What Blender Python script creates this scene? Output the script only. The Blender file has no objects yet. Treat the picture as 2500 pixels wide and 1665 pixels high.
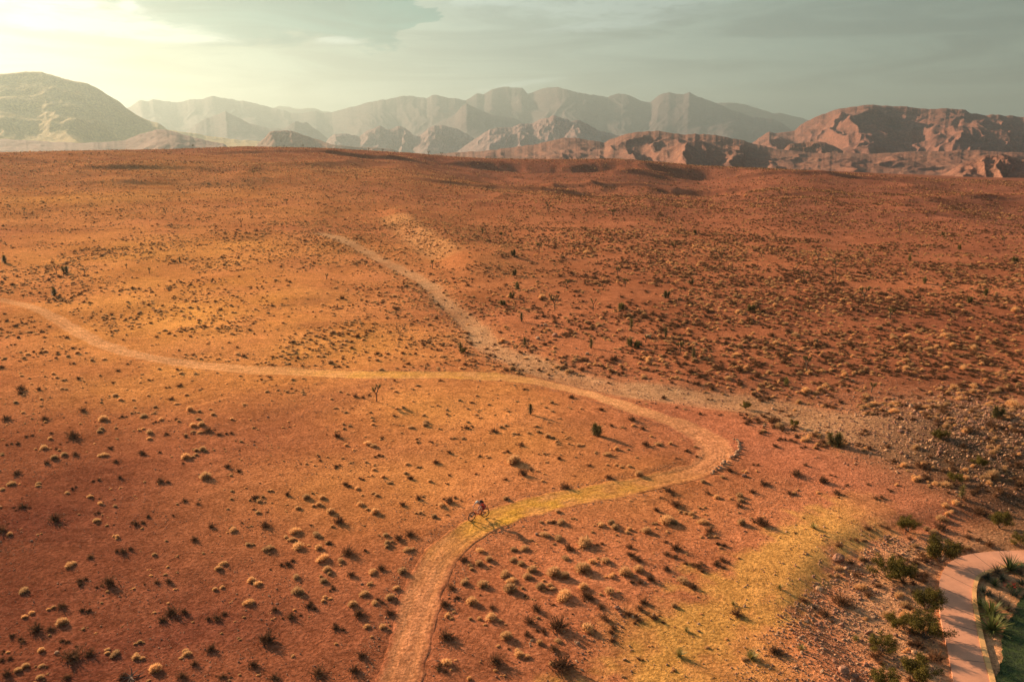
import bpy, math, random
import numpy as np
from mathutils import Vector, Matrix

random.seed(7)
rng = np.random.default_rng(11)
S = bpy.context.scene
COL = S.collection
R = math.radians

# ------------------------------------------------------------------ camera, sky, sun, exposure
CAMZ = 27.0
FPX = 1944.4           # focal length in pixels of a 2500 px wide picture (28 mm)
PITCH = math.atan((832.5 - 365.0) / FPX)
cd = bpy.data.cameras.new('camera'); cam = bpy.data.objects.new('camera', cd); COL.objects.link(cam)
cam.location = (0, 0, CAMZ); cam.rotation_euler = (math.pi / 2 - PITCH, 0, 0)
cd.lens = 28.0; cd.sensor_width = 36.0; cd.clip_start = 0.5; cd.clip_end = 80000
S.camera = cam

SUN_AZ = R(-46.0)      # left of the viewing direction
SUN_EL = R(17.0)
sd = Vector((math.sin(SUN_AZ) * math.cos(SUN_EL), math.cos(SUN_AZ) * math.cos(SUN_EL), math.sin(SUN_EL)))
sl = bpy.data.lights.new('sun', 'SUN'); sl.energy = 4.6; sl.angle = R(0.55); sl.color = (1.0, 0.73, 0.48)
so = bpy.data.objects.new('sun', sl); COL.objects.link(so); so.rotation_euler = sd.to_track_quat('Z', 'Y').to_euler()
so.location = (-200, 200, 300)

S.view_settings.view_transform = 'Standard'; S.view_settings.look = 'None'
S.view_settings.exposure = 1.46; S.view_settings.gamma = 1.0
S.render.engine = 'CYCLES'
S.cycles.max_bounces = 5; S.cycles.diffuse_bounces = 2; S.cycles.volume_bounces = 1; S.cycles.transparent_max_bounces = 8

class NT:
    """small helper to wire shader nodes"""
    def __init__(self, tree): self.t = tree; tree.nodes.clear()
    def n(self, kind, **kw):
        nd = self.t.nodes.new(kind)
        for k, v in kw.items():
            if k.startswith('i_'):
                key = k[2:]
                nd.inputs[int(key) if key.isdigit() else key.replace('_', ' ')].default_value = v
            else: setattr(nd, k, v)
        return nd
    def l(self, a, b): self.t.links.new(a, b)
    def set(self, sock, v):
        if hasattr(v, 'links') or hasattr(v, 'is_linked'): self.l(v, sock)
        else: sock.default_value = v
    def math(self, op, a, b=None, c=None, clamp=False):
        m = self.n('ShaderNodeMath', operation=op); m.use_clamp = clamp
        self.set(m.inputs[0], a)
        if b is not None: self.set(m.inputs[1], b)
        if c is not None: self.set(m.inputs[2], c)
        return m.outputs[0]
    def mix(self, f, a, b, mode='MIX'):
        m = self.n('ShaderNodeMix', data_type='RGBA', blend_type=mode)
        self.set(m.inputs[0], f); self.set(m.inputs[6], a); self.set(m.inputs[7], b)
        return m.outputs[2]
    def rng(self, v, a, b, c=0.0, d=1.0, smooth=True):
        m = self.n('ShaderNodeMapRange'); m.interpolation_type = 'SMOOTHSTEP' if smooth else 'LINEAR'
        self.set(m.inputs[0], v); m.inputs[1].default_value = a; m.inputs[2].default_value = b
        m.inputs[3].default_value = c; m.inputs[4].default_value = d
        return m.outputs[0]
    def noise(self, vec, scale, detail=4, rough=0.55, dist=0.0):
        m = self.n('ShaderNodeTexNoise'); m.inputs['Scale'].default_value = scale
        m.inputs['Detail'].default_value = detail; m.inputs['Roughness'].default_value = rough
        m.inputs['Distortion'].default_value = dist
        if vec is not None: self.l(vec, m.inputs['Vector'])
        return m.outputs['Fac']

W = bpy.data.worlds.new('World'); S.world = W; W.use_nodes = True
def build_world():
    g = NT(W.node_tree)
    out = g.n('ShaderNodeOutputWorld'); bg = g.n('ShaderNodeBackground')
    bg.inputs['Strength'].default_value = 0.08
    g.l(bg.outputs[0], out.inputs[0])
    sky = g.n('ShaderNodeTexSky', sky_type='NISHITA'); sky.sun_disc = False
    sky.sun_elevation = SUN_EL; sky.sun_rotation = SUN_AZ
    sky.air_density = 1.0; sky.dust_density = 1.6; sky.ozone_density = 1.0; sky.altitude = 900
    tc = g.n('ShaderNodeTexCoord'); sep = g.n('ShaderNodeSeparateXYZ'); g.l(tc.outputs['Generated'], sep.inputs[0])
    x, y, z = sep.outputs
    az = g.math('ARCTAN2', x, y); el = g.math('ARCSINE', z)
    vd = g.n('ShaderNodeVectorMath', operation='DOT_PRODUCT'); g.l(tc.outputs['Generated'], vd.inputs[0]); vd.inputs[1].default_value = sd
    dot = vd.outputs['Value']
    cmb = g.n('ShaderNodeCombineXYZ'); g.l(az, cmb.inputs[0]); g.l(g.math('MULTIPLY', el, 3.4), cmb.inputs[1])
    uv = cmb.outputs[0]
    n1 = g.noise(uv, 5.0, 7, 0.62, 0.8); n2 = g.noise(uv, 16.0, 6, 0.65, 0.6)
    mp = g.n('ShaderNodeMapping'); g.l(uv, mp.inputs[0]); mp.inputs['Scale'].default_value = (1, 2.2, 1); mp.inputs['Rotation'].default_value = (0, 0, R(-9))
    n3 = g.noise(mp.outputs[0], 4.0, 8, 0.62, 1.2)
    def ramp(v, a, b, stops):
        cr = g.n('ShaderNodeValToRGB'); g.l(g.rng(v, a, b, 0, 1, False), cr.inputs[0]); e = cr.color_ramp.elements
        while len(e) > 1: e.remove(e[-1])
        for i, (p, c) in enumerate(stops):
            q = e[0] if i == 0 else e.new((p - a) / (b - a)); q.position = (p - a) / (b - a)
            q.color = (*c, 1) if isinstance(c, tuple) else (c, c, c, 1)
        return cr.outputs[0]
    # lower edge (degrees / 20) of the clear patch between the cloud bank and the cirrus veil
    azd = g.math('MULTIPLY', az, 57.2958); eld = g.math('MULTIPLY', el, 57.2958)
    edge = g.math('MULTIPLY', ramp(g.math('ADD', azd, g.math('MULTIPLY', g.math('SUBTRACT', g.noise(uv, 7.0, 5, .6, .5), .5), 13.0)), -90, 30, [(-90, .9), (-50, .62), (-34, .44), (-27, .41), (-21, .345), (-16, .315), (-12, .345), (-9.5, .34), (-8, .30), (-6, .38), (-4.6, .48), (-3, .60), (-1, .8), (30, 1.0)]), 20)
    q = g.math('SUBTRACT', eld, edge)
    q = g.math('ADD', q, g.math('MULTIPLY', g.math('SUBTRACT', n1, .5), 3.6)); q = g.math('ADD', q, g.math('MULTIPLY', g.math('SUBTRACT', n2, .5), 1.6))
    clear = g.rng(q, -.25, .55)
    veil = ramp(azd, -60, 60, [(-60, (.95, .94, .74)), (-33, (1.05, 1.04, .82)), (-24, (.72, .77, .54)), (-12, (.58, .66, .50)), (-2, (.53, .62, .50)), (8, (.44, .52, .42)), (20, (.35, .43, .34)), (33, (.33, .39, .30)), (60, (.28, .35, .32))])
    teal = ramp(azd, -60, 60, [(-60, (.72, .78, .66)), (-33, (.50, .63, .50)), (-24, (.33, .50, .40)), (-16, (.24, .44, .37)), (-5, (.18, .40, .33)), (60, (.24, .38, .36))])
    c1 = g.mix(g.math('MULTIPLY', clear, .95), veil, teal)
    c1 = g.mix(1.0, c1, g.mix(g.rng(n3, .36, .66), (.80, .81, .82, 1), (1.18, 1.18, 1.17, 1)), 'MULTIPLY')
    def blob(a0, e0, wa, we, amp, tilt=0.0):
        da = g.math('SUBTRACT', azd, a0); de = g.math('SUBTRACT', eld, e0)
        if tilt: de = g.math('SUBTRACT', de, g.math('MULTIPLY', da, tilt))
        qq = g.math('ADD', g.math('POWER', g.math('ABSOLUTE', g.math('DIVIDE', da, wa)), 2.0), g.math('POWER', g.math('ABSOLUTE', g.math('DIVIDE', de, we)), 2.0))
        return g.math('MULTIPLY', g.math('EXPONENT', g.math('MULTIPLY', qq, -1.0)), amp)
    W2 = None
    for b in WISPS:
        v = blob(*b); W2 = v if W2 is None else g.math('ADD', W2, v)
    mp2 = g.n('ShaderNodeMapping'); g.l(uv, mp2.inputs[0]); mp2.inputs['Scale'].default_value = (1, 1.5, 1)
    wn = g.noise(mp2.outputs[0], 24.0, 7, 0.66, 0.6)
    wis = g.rng(g.math('ADD', W2, g.math('MULTIPLY', g.math('MULTIPLY', g.math('SUBTRACT', wn, 0.5), 3.4), g.math('MINIMUM', W2, 1.0))), 0.08, .75)
    wcol = ramp(azd, -60, 60, [(-60, (1.5, 1.5, 1.3)), (-30, (1.4, 1.4, 1.2)), (-18, (1.05, 1.1, .9)), (-2, (.80, .90, .76)), (14, (.60, .69, .58)), (60, (.5, .55, .46))])
    c2 = g.mix(g.math('MULTIPLY', wis, .85), c1, wcol)
    # low band lightens towards the horizon
    c2 = g.mix(g.math('MULTIPLY', g.rng(eld, 5.0, 0.0), .35), c2, ramp(azd, -60, 60, [(-60, (.9, .88, .60)), (-33, (.80, .82, .52)), (-10, (.56, .62, .45)), (10, (.42, .50, .38)), (60, (.34, .42, .32))]))
    c2 = g.mix(1.0, c2, (SKYK * .94, SKYK * 1.02, SKYK * 1.08, 1), 'MULTIPLY')
    # higher up the dome the physical sky takes over
    up = g.rng(eld, 14.0, 40.0)
    skyc = g.mix(1.0, sky.outputs[0], (1.0, .98, .92, 1), 'MULTIPLY')
    c3 = g.mix(g.math('ADD', .06, g.math('MULTIPLY', up, .75)), c2, skyc)
    g.l(c3, bg.inputs[0])
SKYK = 3.3
# bright wisps: azimuth, elevation, half widths, amount, tilt (degrees)
WISPS = [(-26.5, 7.25, 4.8, .42, 1.1, .015), (-21.5, 6.75, 3.5, .30, .8, .02), (-30, 8.5, 6.5, .7, .8, -.06), (-33, 10.4, 2.4, .5, .9, 0), (-33.5, 9.4, 1.2, .28, .8, 0), (-24.2, 8.6, .5, .25, .8, 0), (-11.6, 6.95, 1.6, .28, .8, 0),
         (0.4, 4.3, 3.2, .20, .9, .14), (-1.5, 3.6, 1.6, .16, .8, .16), (-1.5, 10.4, 3.6, 1.0, 1.15, .05), (7.5, 9.2, 6.5, .7, .95, .03), (4, 10.6, 3, .5, 1.0, 0), (13, 10.2, 6, .5, .7, -.02), (6.0, 8.0, 5, .4, .6, .05)]
build_world()

# ------------------------------------------------------------------ projection helpers
CP, SP = math.cos(PITCH), math.sin(PITCH)
def ray(X, Y):
    a = (np.asarray(X, float) - 1250.0) / FPX; b = (832.5 - np.asarray(Y, float)) / FPX
    return a, CP + b * SP, b * CP - SP            # right, forward, up
def project(x, y, z):
    zr = np.asarray(z, float) - CAMZ
    d = y * CP - zr * SP; u = y * SP + zr * CP
    d = np.where(d < 0.1, 0.1, d)
    return 1250 + FPX * x / d, 832.5 - FPX * u / d

# ------------------------------------------------------------------ numpy noise
def _h(ix, iy, seed):
    h = (ix.astype(np.int64) * 374761393 + iy.astype(np.int64) * 668265263 + seed * 974634777) & 0x7fffffff
    h = ((h ^ (h >> 13)) * 1274126177) & 0x7fffffff
    h = (h ^ (h >> 16)) & 0xffffff
    return h / float(0xffffff)
def vn(x, y, seed=0):
    x = np.asarray(x, float); y = np.asarray(y, float)
    ix = np.floor(x); iy = np.floor(y); fx = x - ix; fy = y - iy
    fx = fx * fx * fx * (fx * (fx * 6 - 15) + 10); fy = fy * fy * fy * (fy * (fy * 6 - 15) + 10)
    a = _h(ix, iy, seed); b = _h(ix + 1, iy, seed); c = _h(ix, iy + 1, seed); d = _h(ix + 1, iy + 1, seed)
    return (a + (b - a) * fx + (c - a) * fy + (a - b - c + d) * fx * fy) * 2 - 1
def fbm(x, y, seed=0, oct=4, g=0.5):
    s = 0; a = 1.0; n = 0; c, sn = math.cos(.6), math.sin(.6)
    for i in range(oct):
        s = s + a * vn(x, y, seed + i * 17); n += a; a *= g
        x, y = (x * c - y * sn) * 2.03 + 13.1, (x * sn + y * c) * 2.03 - 7.7
    return s / n
def ridged(x, y, seed=0, oct=4, g=0.5):
    s = 0; a = 1.0; n = 0
    for i in range(oct):
        s = s + a * (1 - np.abs(vn(x, y, seed + i * 31)) * 2); n += a; a *= g
        x, y = x * 2.1 + 5.2, y * 2.1 + 9.3
    return s / n
def sst(x, a, b):
    t = np.clip((np.asarray(x, float) - a) / (b - a), 0, 1); return t * t * (3 - 2 * t)

# ------------------------------------------------------------------ terrain
CREST = [(-900, 400), (-300, 385), (0, 373), (200, 369), (400, 365), (600, 358), (800, 362), (1000, 374), (1100, 383), (1200, 389), (1400, 391),
         (1500, 389), (1600, 397), (1700, 407), (1800, 412), (1900, 418), (2050, 427), (2200, 438), (2350, 450), (2500, 458), (2900, 470), (3500, 480)]
_cx = np.array([c[0] for c in CREST], float); _cy = np.array([c[1] for c in CREST], float)
_rx, _ry, _rz = ray(_cx, _cy); _caz = np.arctan2(_rx, _ry); _ctan = _rz / np.hypot(_rx, _ry)
def crest(az):
    t = np.interp(az, _caz, _ctan)
    D = 690 + 90 * np.sin(az * 3.0 + .6) + 60 * fbm(az * 9, az * 0 + 3.3, 5, 3)
    return D, CAMZ + D * t
FARZ = -20.0
def terrain0(x, y):
    r = np.hypot(x, y); az = np.arctan2(x, y)
    D, H = crest(az)
    back = sst(np.abs(az), 1.25, 2.2)
    H = H * (1 - back)
    s = np.clip((r - 95) / (D - 95), 0, 1)
    near = H * s ** 1.35
    band = sst(az, -.16, .02) * (1 - sst(az, .20, .36)); wig = 24 * fbm(az * 13, az * 0, 33, 5, .5) + 3 * ridged(x / 25., y / 60., 35, 3)
    near = near - band * 6.5 * (1 - sst(r, D - 66 + wig, D - 24 + wig)) * sst(r, 330, 600)
    b2 = sst(az, .02, .12) * (1 - sst(az, .24, .34))
    near = near - b2 * 4.0 * (1 - sst(r, 500 + wig * .9, 530 + wig * .9)) * sst(r, 300, 480)
    # shallow swales and benches of the middle distance
    k = sst(r, 150, 380) * (1 - sst(r, D - 140, D + 10)); kk = sst(r, 230, 520) * (1 - sst(r, D - 60, D + 20))
    near = near + kk * (4.0 + 4.0 * sst(az, -.12, .05)) * (ridged(x / 170. + .25 * fbm(x / 90., y / 90., 3, 2), y / 260., 21, 3) - .35)
    near = near + k * 1.2 * fbm(x / 60., y / 60., 9, 3)
    for rl, amp in ((400, .9), (470, 1.5), (545, 2.4), (610, 2.6)):
        rr = rl + 26 * fbm(az * 7, az * 0 + rl * .01, 41, 3) + 30 * np.sin(az * 2.2 + rl)
        w = amp * sst(fbm(az * 5 + rl, az * 0, 77, 2), -.35, .25)
        near = near + w * (sst(r, rr, rr + 9) - sst(r, rr + 9, rr + 60)) * k
    t = sst(r, D, D + 1100)
    far = FARZ + 9 * fbm(x / 600., y / 600., 13, 4) * sst(r, 900, 2500) + 3 * ridged(x / 180., y / 240., 15, 3) * sst(r, 900, 1500)
    return near * (1 - t) + far * t + (H - near) * 0

def march(X, Y, f, n=900, rmax=16000.):
    dx, dy, dz = ray(X, Y)
    X = np.atleast_1d(dx); Yv = np.broadcast_to(np.atleast_1d(dy), X.shape); Z = np.broadcast_to(np.atleast_1d(dz), X.shape)
    hl = np.hypot(X, Yv); ux, uy, uz = X / hl, Yv / hl, Z / hl
    rs = 14 * (rmax / 14) ** (np.arange(n) / (n - 1.))
    lo = np.full(X.shape, 14.); done = np.zeros(X.shape, bool); hi = np.full(X.shape, rmax)
    for rr in rs:
        g = f(ux * rr, uy * rr); below = (CAMZ + uz * rr <= g) & ~done
        hi[below] = rr; done |= below; lo = np.where(done, lo, rr)
        if done.all(): break
    for _ in range(22):
        m = (lo + hi) / 2; b = CAMZ + uz * m <= f(ux * m, uy * m)
        hi = np.where(b, m, hi); lo = np.where(b, lo, m)
    x, y = ux * hi, uy * hi
    return np.stack([x, y, f(x, y)], -1)

def smoothline(pts, step=1.0, it=2):
    p = np.asarray(pts, float)[:, :2]
    for _ in range(it):
        q = [p[0]]
        for a, b in zip(p[:-1], p[1:]): q += [a * .75 + b * .25, a * .25 + b * .75]
        q.append(p[-1]); p = np.array(q)
    L = np.r_[0, np.cumsum(np.hypot(*np.diff(p, axis=0).T))]
    s = np.arange(0, L[-1], step)
    return np.stack([np.interp(s, L, p[:, 0]), np.interp(s, L, p[:, 1])], -1)
def linedist(x, y, line, sub=1, chunk=60000):
    """distance, signed side (+ left of the line's direction) and index of the nearest point"""
    x = np.asarray(x, float); sh = x.shape; xf = x.ravel(); yf = np.asarray(y, float).ravel()
    L = line[::sub]; tan = np.gradient(L, axis=0)
    d = np.full(xf.shape, 1e9); sg = np.zeros(xf.shape); ix = np.zeros(xf.shape, int)
    b0, b1 = L.min(0) - 40, L.max(0) + 40
    sel = np.where((xf > b0[0]) & (xf < b1[0]) & (yf > b0[1]) & (yf < b1[1]))[0]
    for i in range(0, len(sel), chunk):
        k = sel[i:i + chunk]
        dx = xf[k, None] - L[None, :, 0]; dy = yf[k, None] - L[None, :, 1]
        q = dx * dx + dy * dy; j = q.argmin(1); a = np.arange(len(k))
        tx, ty = tan[j, 0], tan[j, 1]; tl = np.hypot(tx, ty)
        cr = (tx * dy[a, j] - ty * dx[a, j]) / tl
        inner = (j > 0) & (j < len(L) - 1)
        d[k] = np.where(inner, np.abs(cr), np.sqrt(q[a, j])); sg[k] = cr; ix[k] = j
    return d.reshape(sh), sg.reshape(sh), ix.reshape(sh)

V = 2500 / 2354.
def vp(pts, f=None, s=V): 
    a = np.array(pts, float) * s
    return march(a[:, 0], a[:, 1], f or terrain0)
WASH = smoothline(vp([(740, 535), (780, 545), (830, 570), (880, 600), (940, 625), (985, 650), (1010, 680), (1040, 710), (1080, 735), (1110, 770), (1125, 800),
      (1180, 815), (1250, 850), (1330, 872), (1450, 893), (1600, 908), (1750, 925), (1850, 950), (1950, 985), (2050, 1010), (2150, 1045)]), 1.0)
WASHW = np.interp(np.linspace(0, 1, len(WASH)), [0, .5, .62, .75, .9, 1], [1.9, 1.7, 1.8, 2.4, 3.2, 4.6])
SCARP = smoothline(vp([(2060, 1190), (1990, 1200), (1910, 1255), (1850, 1330), (1800, 1395), (1860, 1450), (1905, 1500), (1960, 1568), (1990, 1640)]), .7)
PBED = vp([(2190, 1150), (2240, 1100), (2300, 1120)])
MOUND = vp([(2190, 1000), (2290, 1010), (2400, 1040)])
BANK = smoothline(vp([(905, 505), (930, 525), (960, 550), (1000, 575), (1020, 590)]), 2.)
def terrain(x, y):
    x = np.asarray(x, float); y = np.asarray(y, float)
    h = terrain0(x, y); r = np.hypot(x, y)
    d, s, i = linedist(x, y, WASH, 2)
    w = WASHW[np.minimum(i * 2, len(WASHW) - 1)]
    h = h - 0.35 * np.exp(-(d / (w * 2.0)) ** 2) - 0.10 * (1 - sst(d, w * .7, w * 1.2))
    d2, s2, _ = linedist(x, y, SCARP, 2)
    h = h - .45 * sst(s2, -1.2, 1.8) * (1 - sst(d2, 12, 38))
    d3, s3, _ = linedist(x, y, BANK)
    h = h + 1.9 * (sst(s3, -4, 5) - sst(s3, 5, 30)) * (1 - sst(d3, 12, 36))
    for (mx, my, _), a, q in zip(MOUND, (.35, .7, .9), (8, 11, 14)):
        h = h + a * np.exp(-((x - mx) ** 2 + (y - my) ** 2) / q ** 2)
    u = 1 - sst(r, 300, 700)
    rough = .35 + .65 * np.exp(-((x - MOUND[1, 0]) ** 2 + (y - MOUND[1, 1]) ** 2) / 18. ** 2)
    # worn water lines that run from upper right to lower left across the near slope
    gx, gy = x * .80 - y * .60, x * .60 + y * .80
    h = h + u * (.32 * fbm(x / 14., y / 14., 51, 3) + .10 * fbm(x / 3.1, y / 3.1, 61, 2) * rough * 1.4)
    h = h + u * .07 * fbm(gx / 26. + .4 * fbm(x / 9., y / 9., 95, 2), gy / 4.2 + .5 * fbm(x / 12., y / 12., 96, 2), 91, 2)
    return h
def terr(x, y): return float(terrain(np.array([x], float), np.array([y], float))[0])
def ground(X, Y):
    """world points under photo pixels"""
    return march(np.atleast_1d(np.array(X, float)), np.atleast_1d(np.array(Y, float)), terrain, 260, 3000.)

TRAIL = smoothline(vp([(-260, 655), (-60, 682), (0, 690), (60, 701), (120, 725), (165, 755), (210, 781), (260, 801), (320, 819), (400, 833), (500, 844), (600, 852), (700, 857), (800, 861),
    (900, 863), (1000, 862), (1100, 864), (1180, 870), (1270, 884), (1350, 904), (1430, 930), (1500, 953), (1560, 972), (1612, 997), (1645, 1026), (1648, 1056),
    (1605, 1083), (1510, 1105), (1400, 1128), (1300, 1145), (1200, 1168), (1140, 1188), (1085, 1217), (1035, 1253), (1000, 1290), (980, 1340), (962, 1395), (948, 1450), (930, 1520),
    (912, 1580), (890, 1680), (850, 1850)], terrain), .5)
_tp = np.linspace(0, 1, len(TRAIL))

# ------------------------------------------------------------------ object helpers
def mesh_obj(name, v, f, mat=None, parent=None, smooth=False, loc=None, mats=None, midx=None):
    me = bpy.data.meshes.new(name)
    v = np.asarray(v, np.float32)
    if isinstance(f, np.ndarray):
        n, k = f.shape
        me.vertices.add(len(v)); me.vertices.foreach_set('co', v.ravel())
        me.loops.add(n * k); me.loops.foreach_set('vertex_index', f.astype(np.int32).ravel())
        me.polygons.add(n); me.polygons.foreach_set('loop_start', np.arange(0, n * k, k, dtype=np.int32))
        me.update(calc_edges=True)
    else:
        me.from_pydata([tuple(map(float, p)) for p in v], [], [tuple(int(q) for q in p) for p in f])
    for m in (mats or ([mat] if mat else [])): me.materials.append(m)
    if midx is not None: me.polygons.foreach_set('material_index', np.asarray(midx, np.int32))
    if smooth: me.polygons.foreach_set('use_smooth', np.ones(len(me.polygons), bool))
    me.update()
    o = bpy.data.objects.new(name, me); COL.objects.link(o)
    if parent: o.parent = parent
    if loc is not None: o.location = loc
    return o
def tag(o, label=None, cat=None, group=None, kind=None):
    if label: o['label'] = label
    if cat: o['category'] = cat
    if group: o['group'] = group
    if kind: o['kind'] = kind
    return o
def empty(name, loc, rz=0.):
    o = bpy.data.objects.new(name, None); COL.objects.link(o); o.location = loc; o.rotation_euler = (0, 0, rz)
    o.empty_display_size = .2
    return o
def dup(o):
    c = o.copy(); COL.objects.link(c)
    for k in ('label', 'group'):
        if k in c: del c[k]
    for ch in o.children:
        d = ch.copy(); COL.objects.link(d); d.parent = c
        for gch in ch.children:
            e = gch.copy(); COL.objects.link(e); e.parent = d
    return c
class MB:
    def __init__(self): self.v = []; self.f = []
    def add(self, v, f):
        b = len(self.v); self.v += [tuple(p) for p in v]; self.f += [tuple(i + b for i in q) for q in f]
    def tube(self, pts, rad, n=8, cap=True):
        pts = [Vector(p) for p in pts]; rs = rad if isinstance(rad, (list, tuple)) else [rad] * len(pts)
        rings = []; up = Vector((0, 0, 1))
        for i, p in enumerate(pts):
            t = (pts[min(i + 1, len(pts) - 1)] - pts[max(i - 1, 0)])
            t = t.normalized() if t.length > 1e-9 else Vector((0, 0, 1))
            a = t.cross(up)
            if a.length < 1e-3: a = t.cross(Vector((1, 0, 0)))
            a.normalize(); b = t.cross(a)
            rings.append([p + (a * math.cos(k * 2 * math.pi / n) + b * math.sin(k * 2 * math.pi / n)) * rs[i] for k in range(n)])
        v = [q for r_ in rings for q in r_]; f = []
        for i in range(len(rings) - 1):
            for k in range(n):
                k2 = (k + 1) % n; f.append((i * n + k, i * n + k2, (i + 1) * n + k2, (i + 1) * n + k))
        if cap: f.append(tuple(range(n - 1, -1, -1))); f.append(tuple((len(rings) - 1) * n + k for k in range(n)))
        self.add(v, f)
    def ring(self, c, rad, r2, n=40, m=8, axis='y'):
        v = []; f = []
        for i in range(n):
            a = 2 * math.pi * i / n
            for j in range(m):
                b = 2 * math.pi * j / m; rr = rad + r2 * math.cos(b)
                v.append((c[0] + rr * math.cos(a), c[1] + r2 * math.sin(b), c[2] + rr * math.sin(a)))
        for i in range(n):
            for j in range(m):
                f.append((i * m + j, i * m + (j + 1) % m, ((i + 1) % n) * m + (j + 1) % m, ((i + 1) % n) * m + j))
        self.add(v, f)
    def ellipsoid(self, c, r, nu=14, nv=9, zmin=-1.0):
        v = []; f = []
        for j in range(nv + 1):
            ph = math.pi / 2 - (math.pi / 2 - math.asin(zmin)) * j / nv
            for i in range(nu):
                a = 2 * math.pi * i / nu
                v.append((c[0] + r[0] * math.cos(ph) * math.cos(a), c[1] + r[1] * math.cos(ph) * math.sin(a), c[2] + r[2] * math.sin(ph)))
        for j in range(nv):
            for i in range(nu):
                f.append((j * nu + i, (j + 1) * nu + i, (j + 1) * nu + (i + 1) % nu, j * nu + (i + 1) % nu))
        self.add(v, f)
    def blade(self, p, d, L, w, droop=0.0, seg=2, wn=None):
        d = Vector(d).normalized(); s = d.cross(Vector((0, 0, 1)))
        if s.length < .05: s = Vector((1, 0, 0))
        s.normalize()
        if wn is not None: s = (s * math.cos(wn) + d.cross(s) * math.sin(wn))
        pts = []; q = Vector(p); dd = d.copy()
        for i in range(seg + 1):
            pts.append(q.copy()); q = q + dd * (L / seg); dd = (dd + Vector((0, 0, -droop / seg))).normalized()
        v = []
        for i, q in enumerate(pts):
            ww = w * (1 - i / (seg + .0001)) * .5 + w * .06
            v += [q - s * ww, q + s * ww]
        self.add(v, [(2 * i, 2 * i + 1, 2 * i + 3, 2 * i + 2) for i in range(seg)])
    def build(self, name, mat, parent=None, smooth=False, loc=None): return mesh_obj(name, self.v, self.f, mat, parent, smooth, loc)

# ------------------------------------------------------------------ materials
def princ(name, col, rough=.8, var=.0, scale=6., bump=0., metal=0., inst=0., col2=None, bscale=None, spec=None, back=0.):
    m = bpy.data.materials.new(name); m.use_nodes = True; g = NT(m.node_tree)
    out = g.n('ShaderNodeOutputMaterial'); p = g.n('ShaderNodeBsdfPrincipled'); g.l(p.outputs[0], out.inputs[0])
    p.inputs['Roughness'].default_value = rough; p.inputs['Metallic'].default_value = metal
    if spec is not None: p.inputs['Specular IOR Level'].default_value = spec
    tc = g.n('ShaderNodeTexCoord'); c = (*col, 1)
    no = g.noise(tc.outputs['Object'], scale, 4, .6)
    cc = g.mix(g.rng(no, .35, .65), tuple(k * (1 - var) for k in col) + (1,), (tuple(k * (1 + var) for k in col) if col2 is None else col2) + (1,))
    if inst:
        oi = g.n('ShaderNodeObjectInfo')
        cc = g.mix(1.0, cc, g.mix(oi.outputs['Random'], (1 - inst, 1 - inst, 1 - inst * .9, 1), (1 + inst, 1 + inst * .85, 1 + inst * .6, 1)), 'MULTIPLY')
    g.l(cc, p.inputs['Base Color'])
    if bump:
        b = g.n('ShaderNodeBump'); b.inputs['Strength'].default_value = bump; b.inputs['Distance'].default_value = .05
        g.l(g.noise(tc.outputs['Object'], bscale or scale * 3, 5, .6), b.inputs['Height']); g.l(b.outputs[0], p.inputs['Normal'])
    if back:   # thin blades let some sun through
        tr = g.n('ShaderNodeBsdfTranslucent'); g.l(cc, tr.inputs[0]); mx = g.n('ShaderNodeMixShader'); mx.inputs[0].default_value = back
        g.l(p.outputs[0], mx.inputs[1]); g.l(tr.outputs[0], mx.inputs[2]); g.l(mx.outputs[0], out.inputs[0])
    return m

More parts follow.
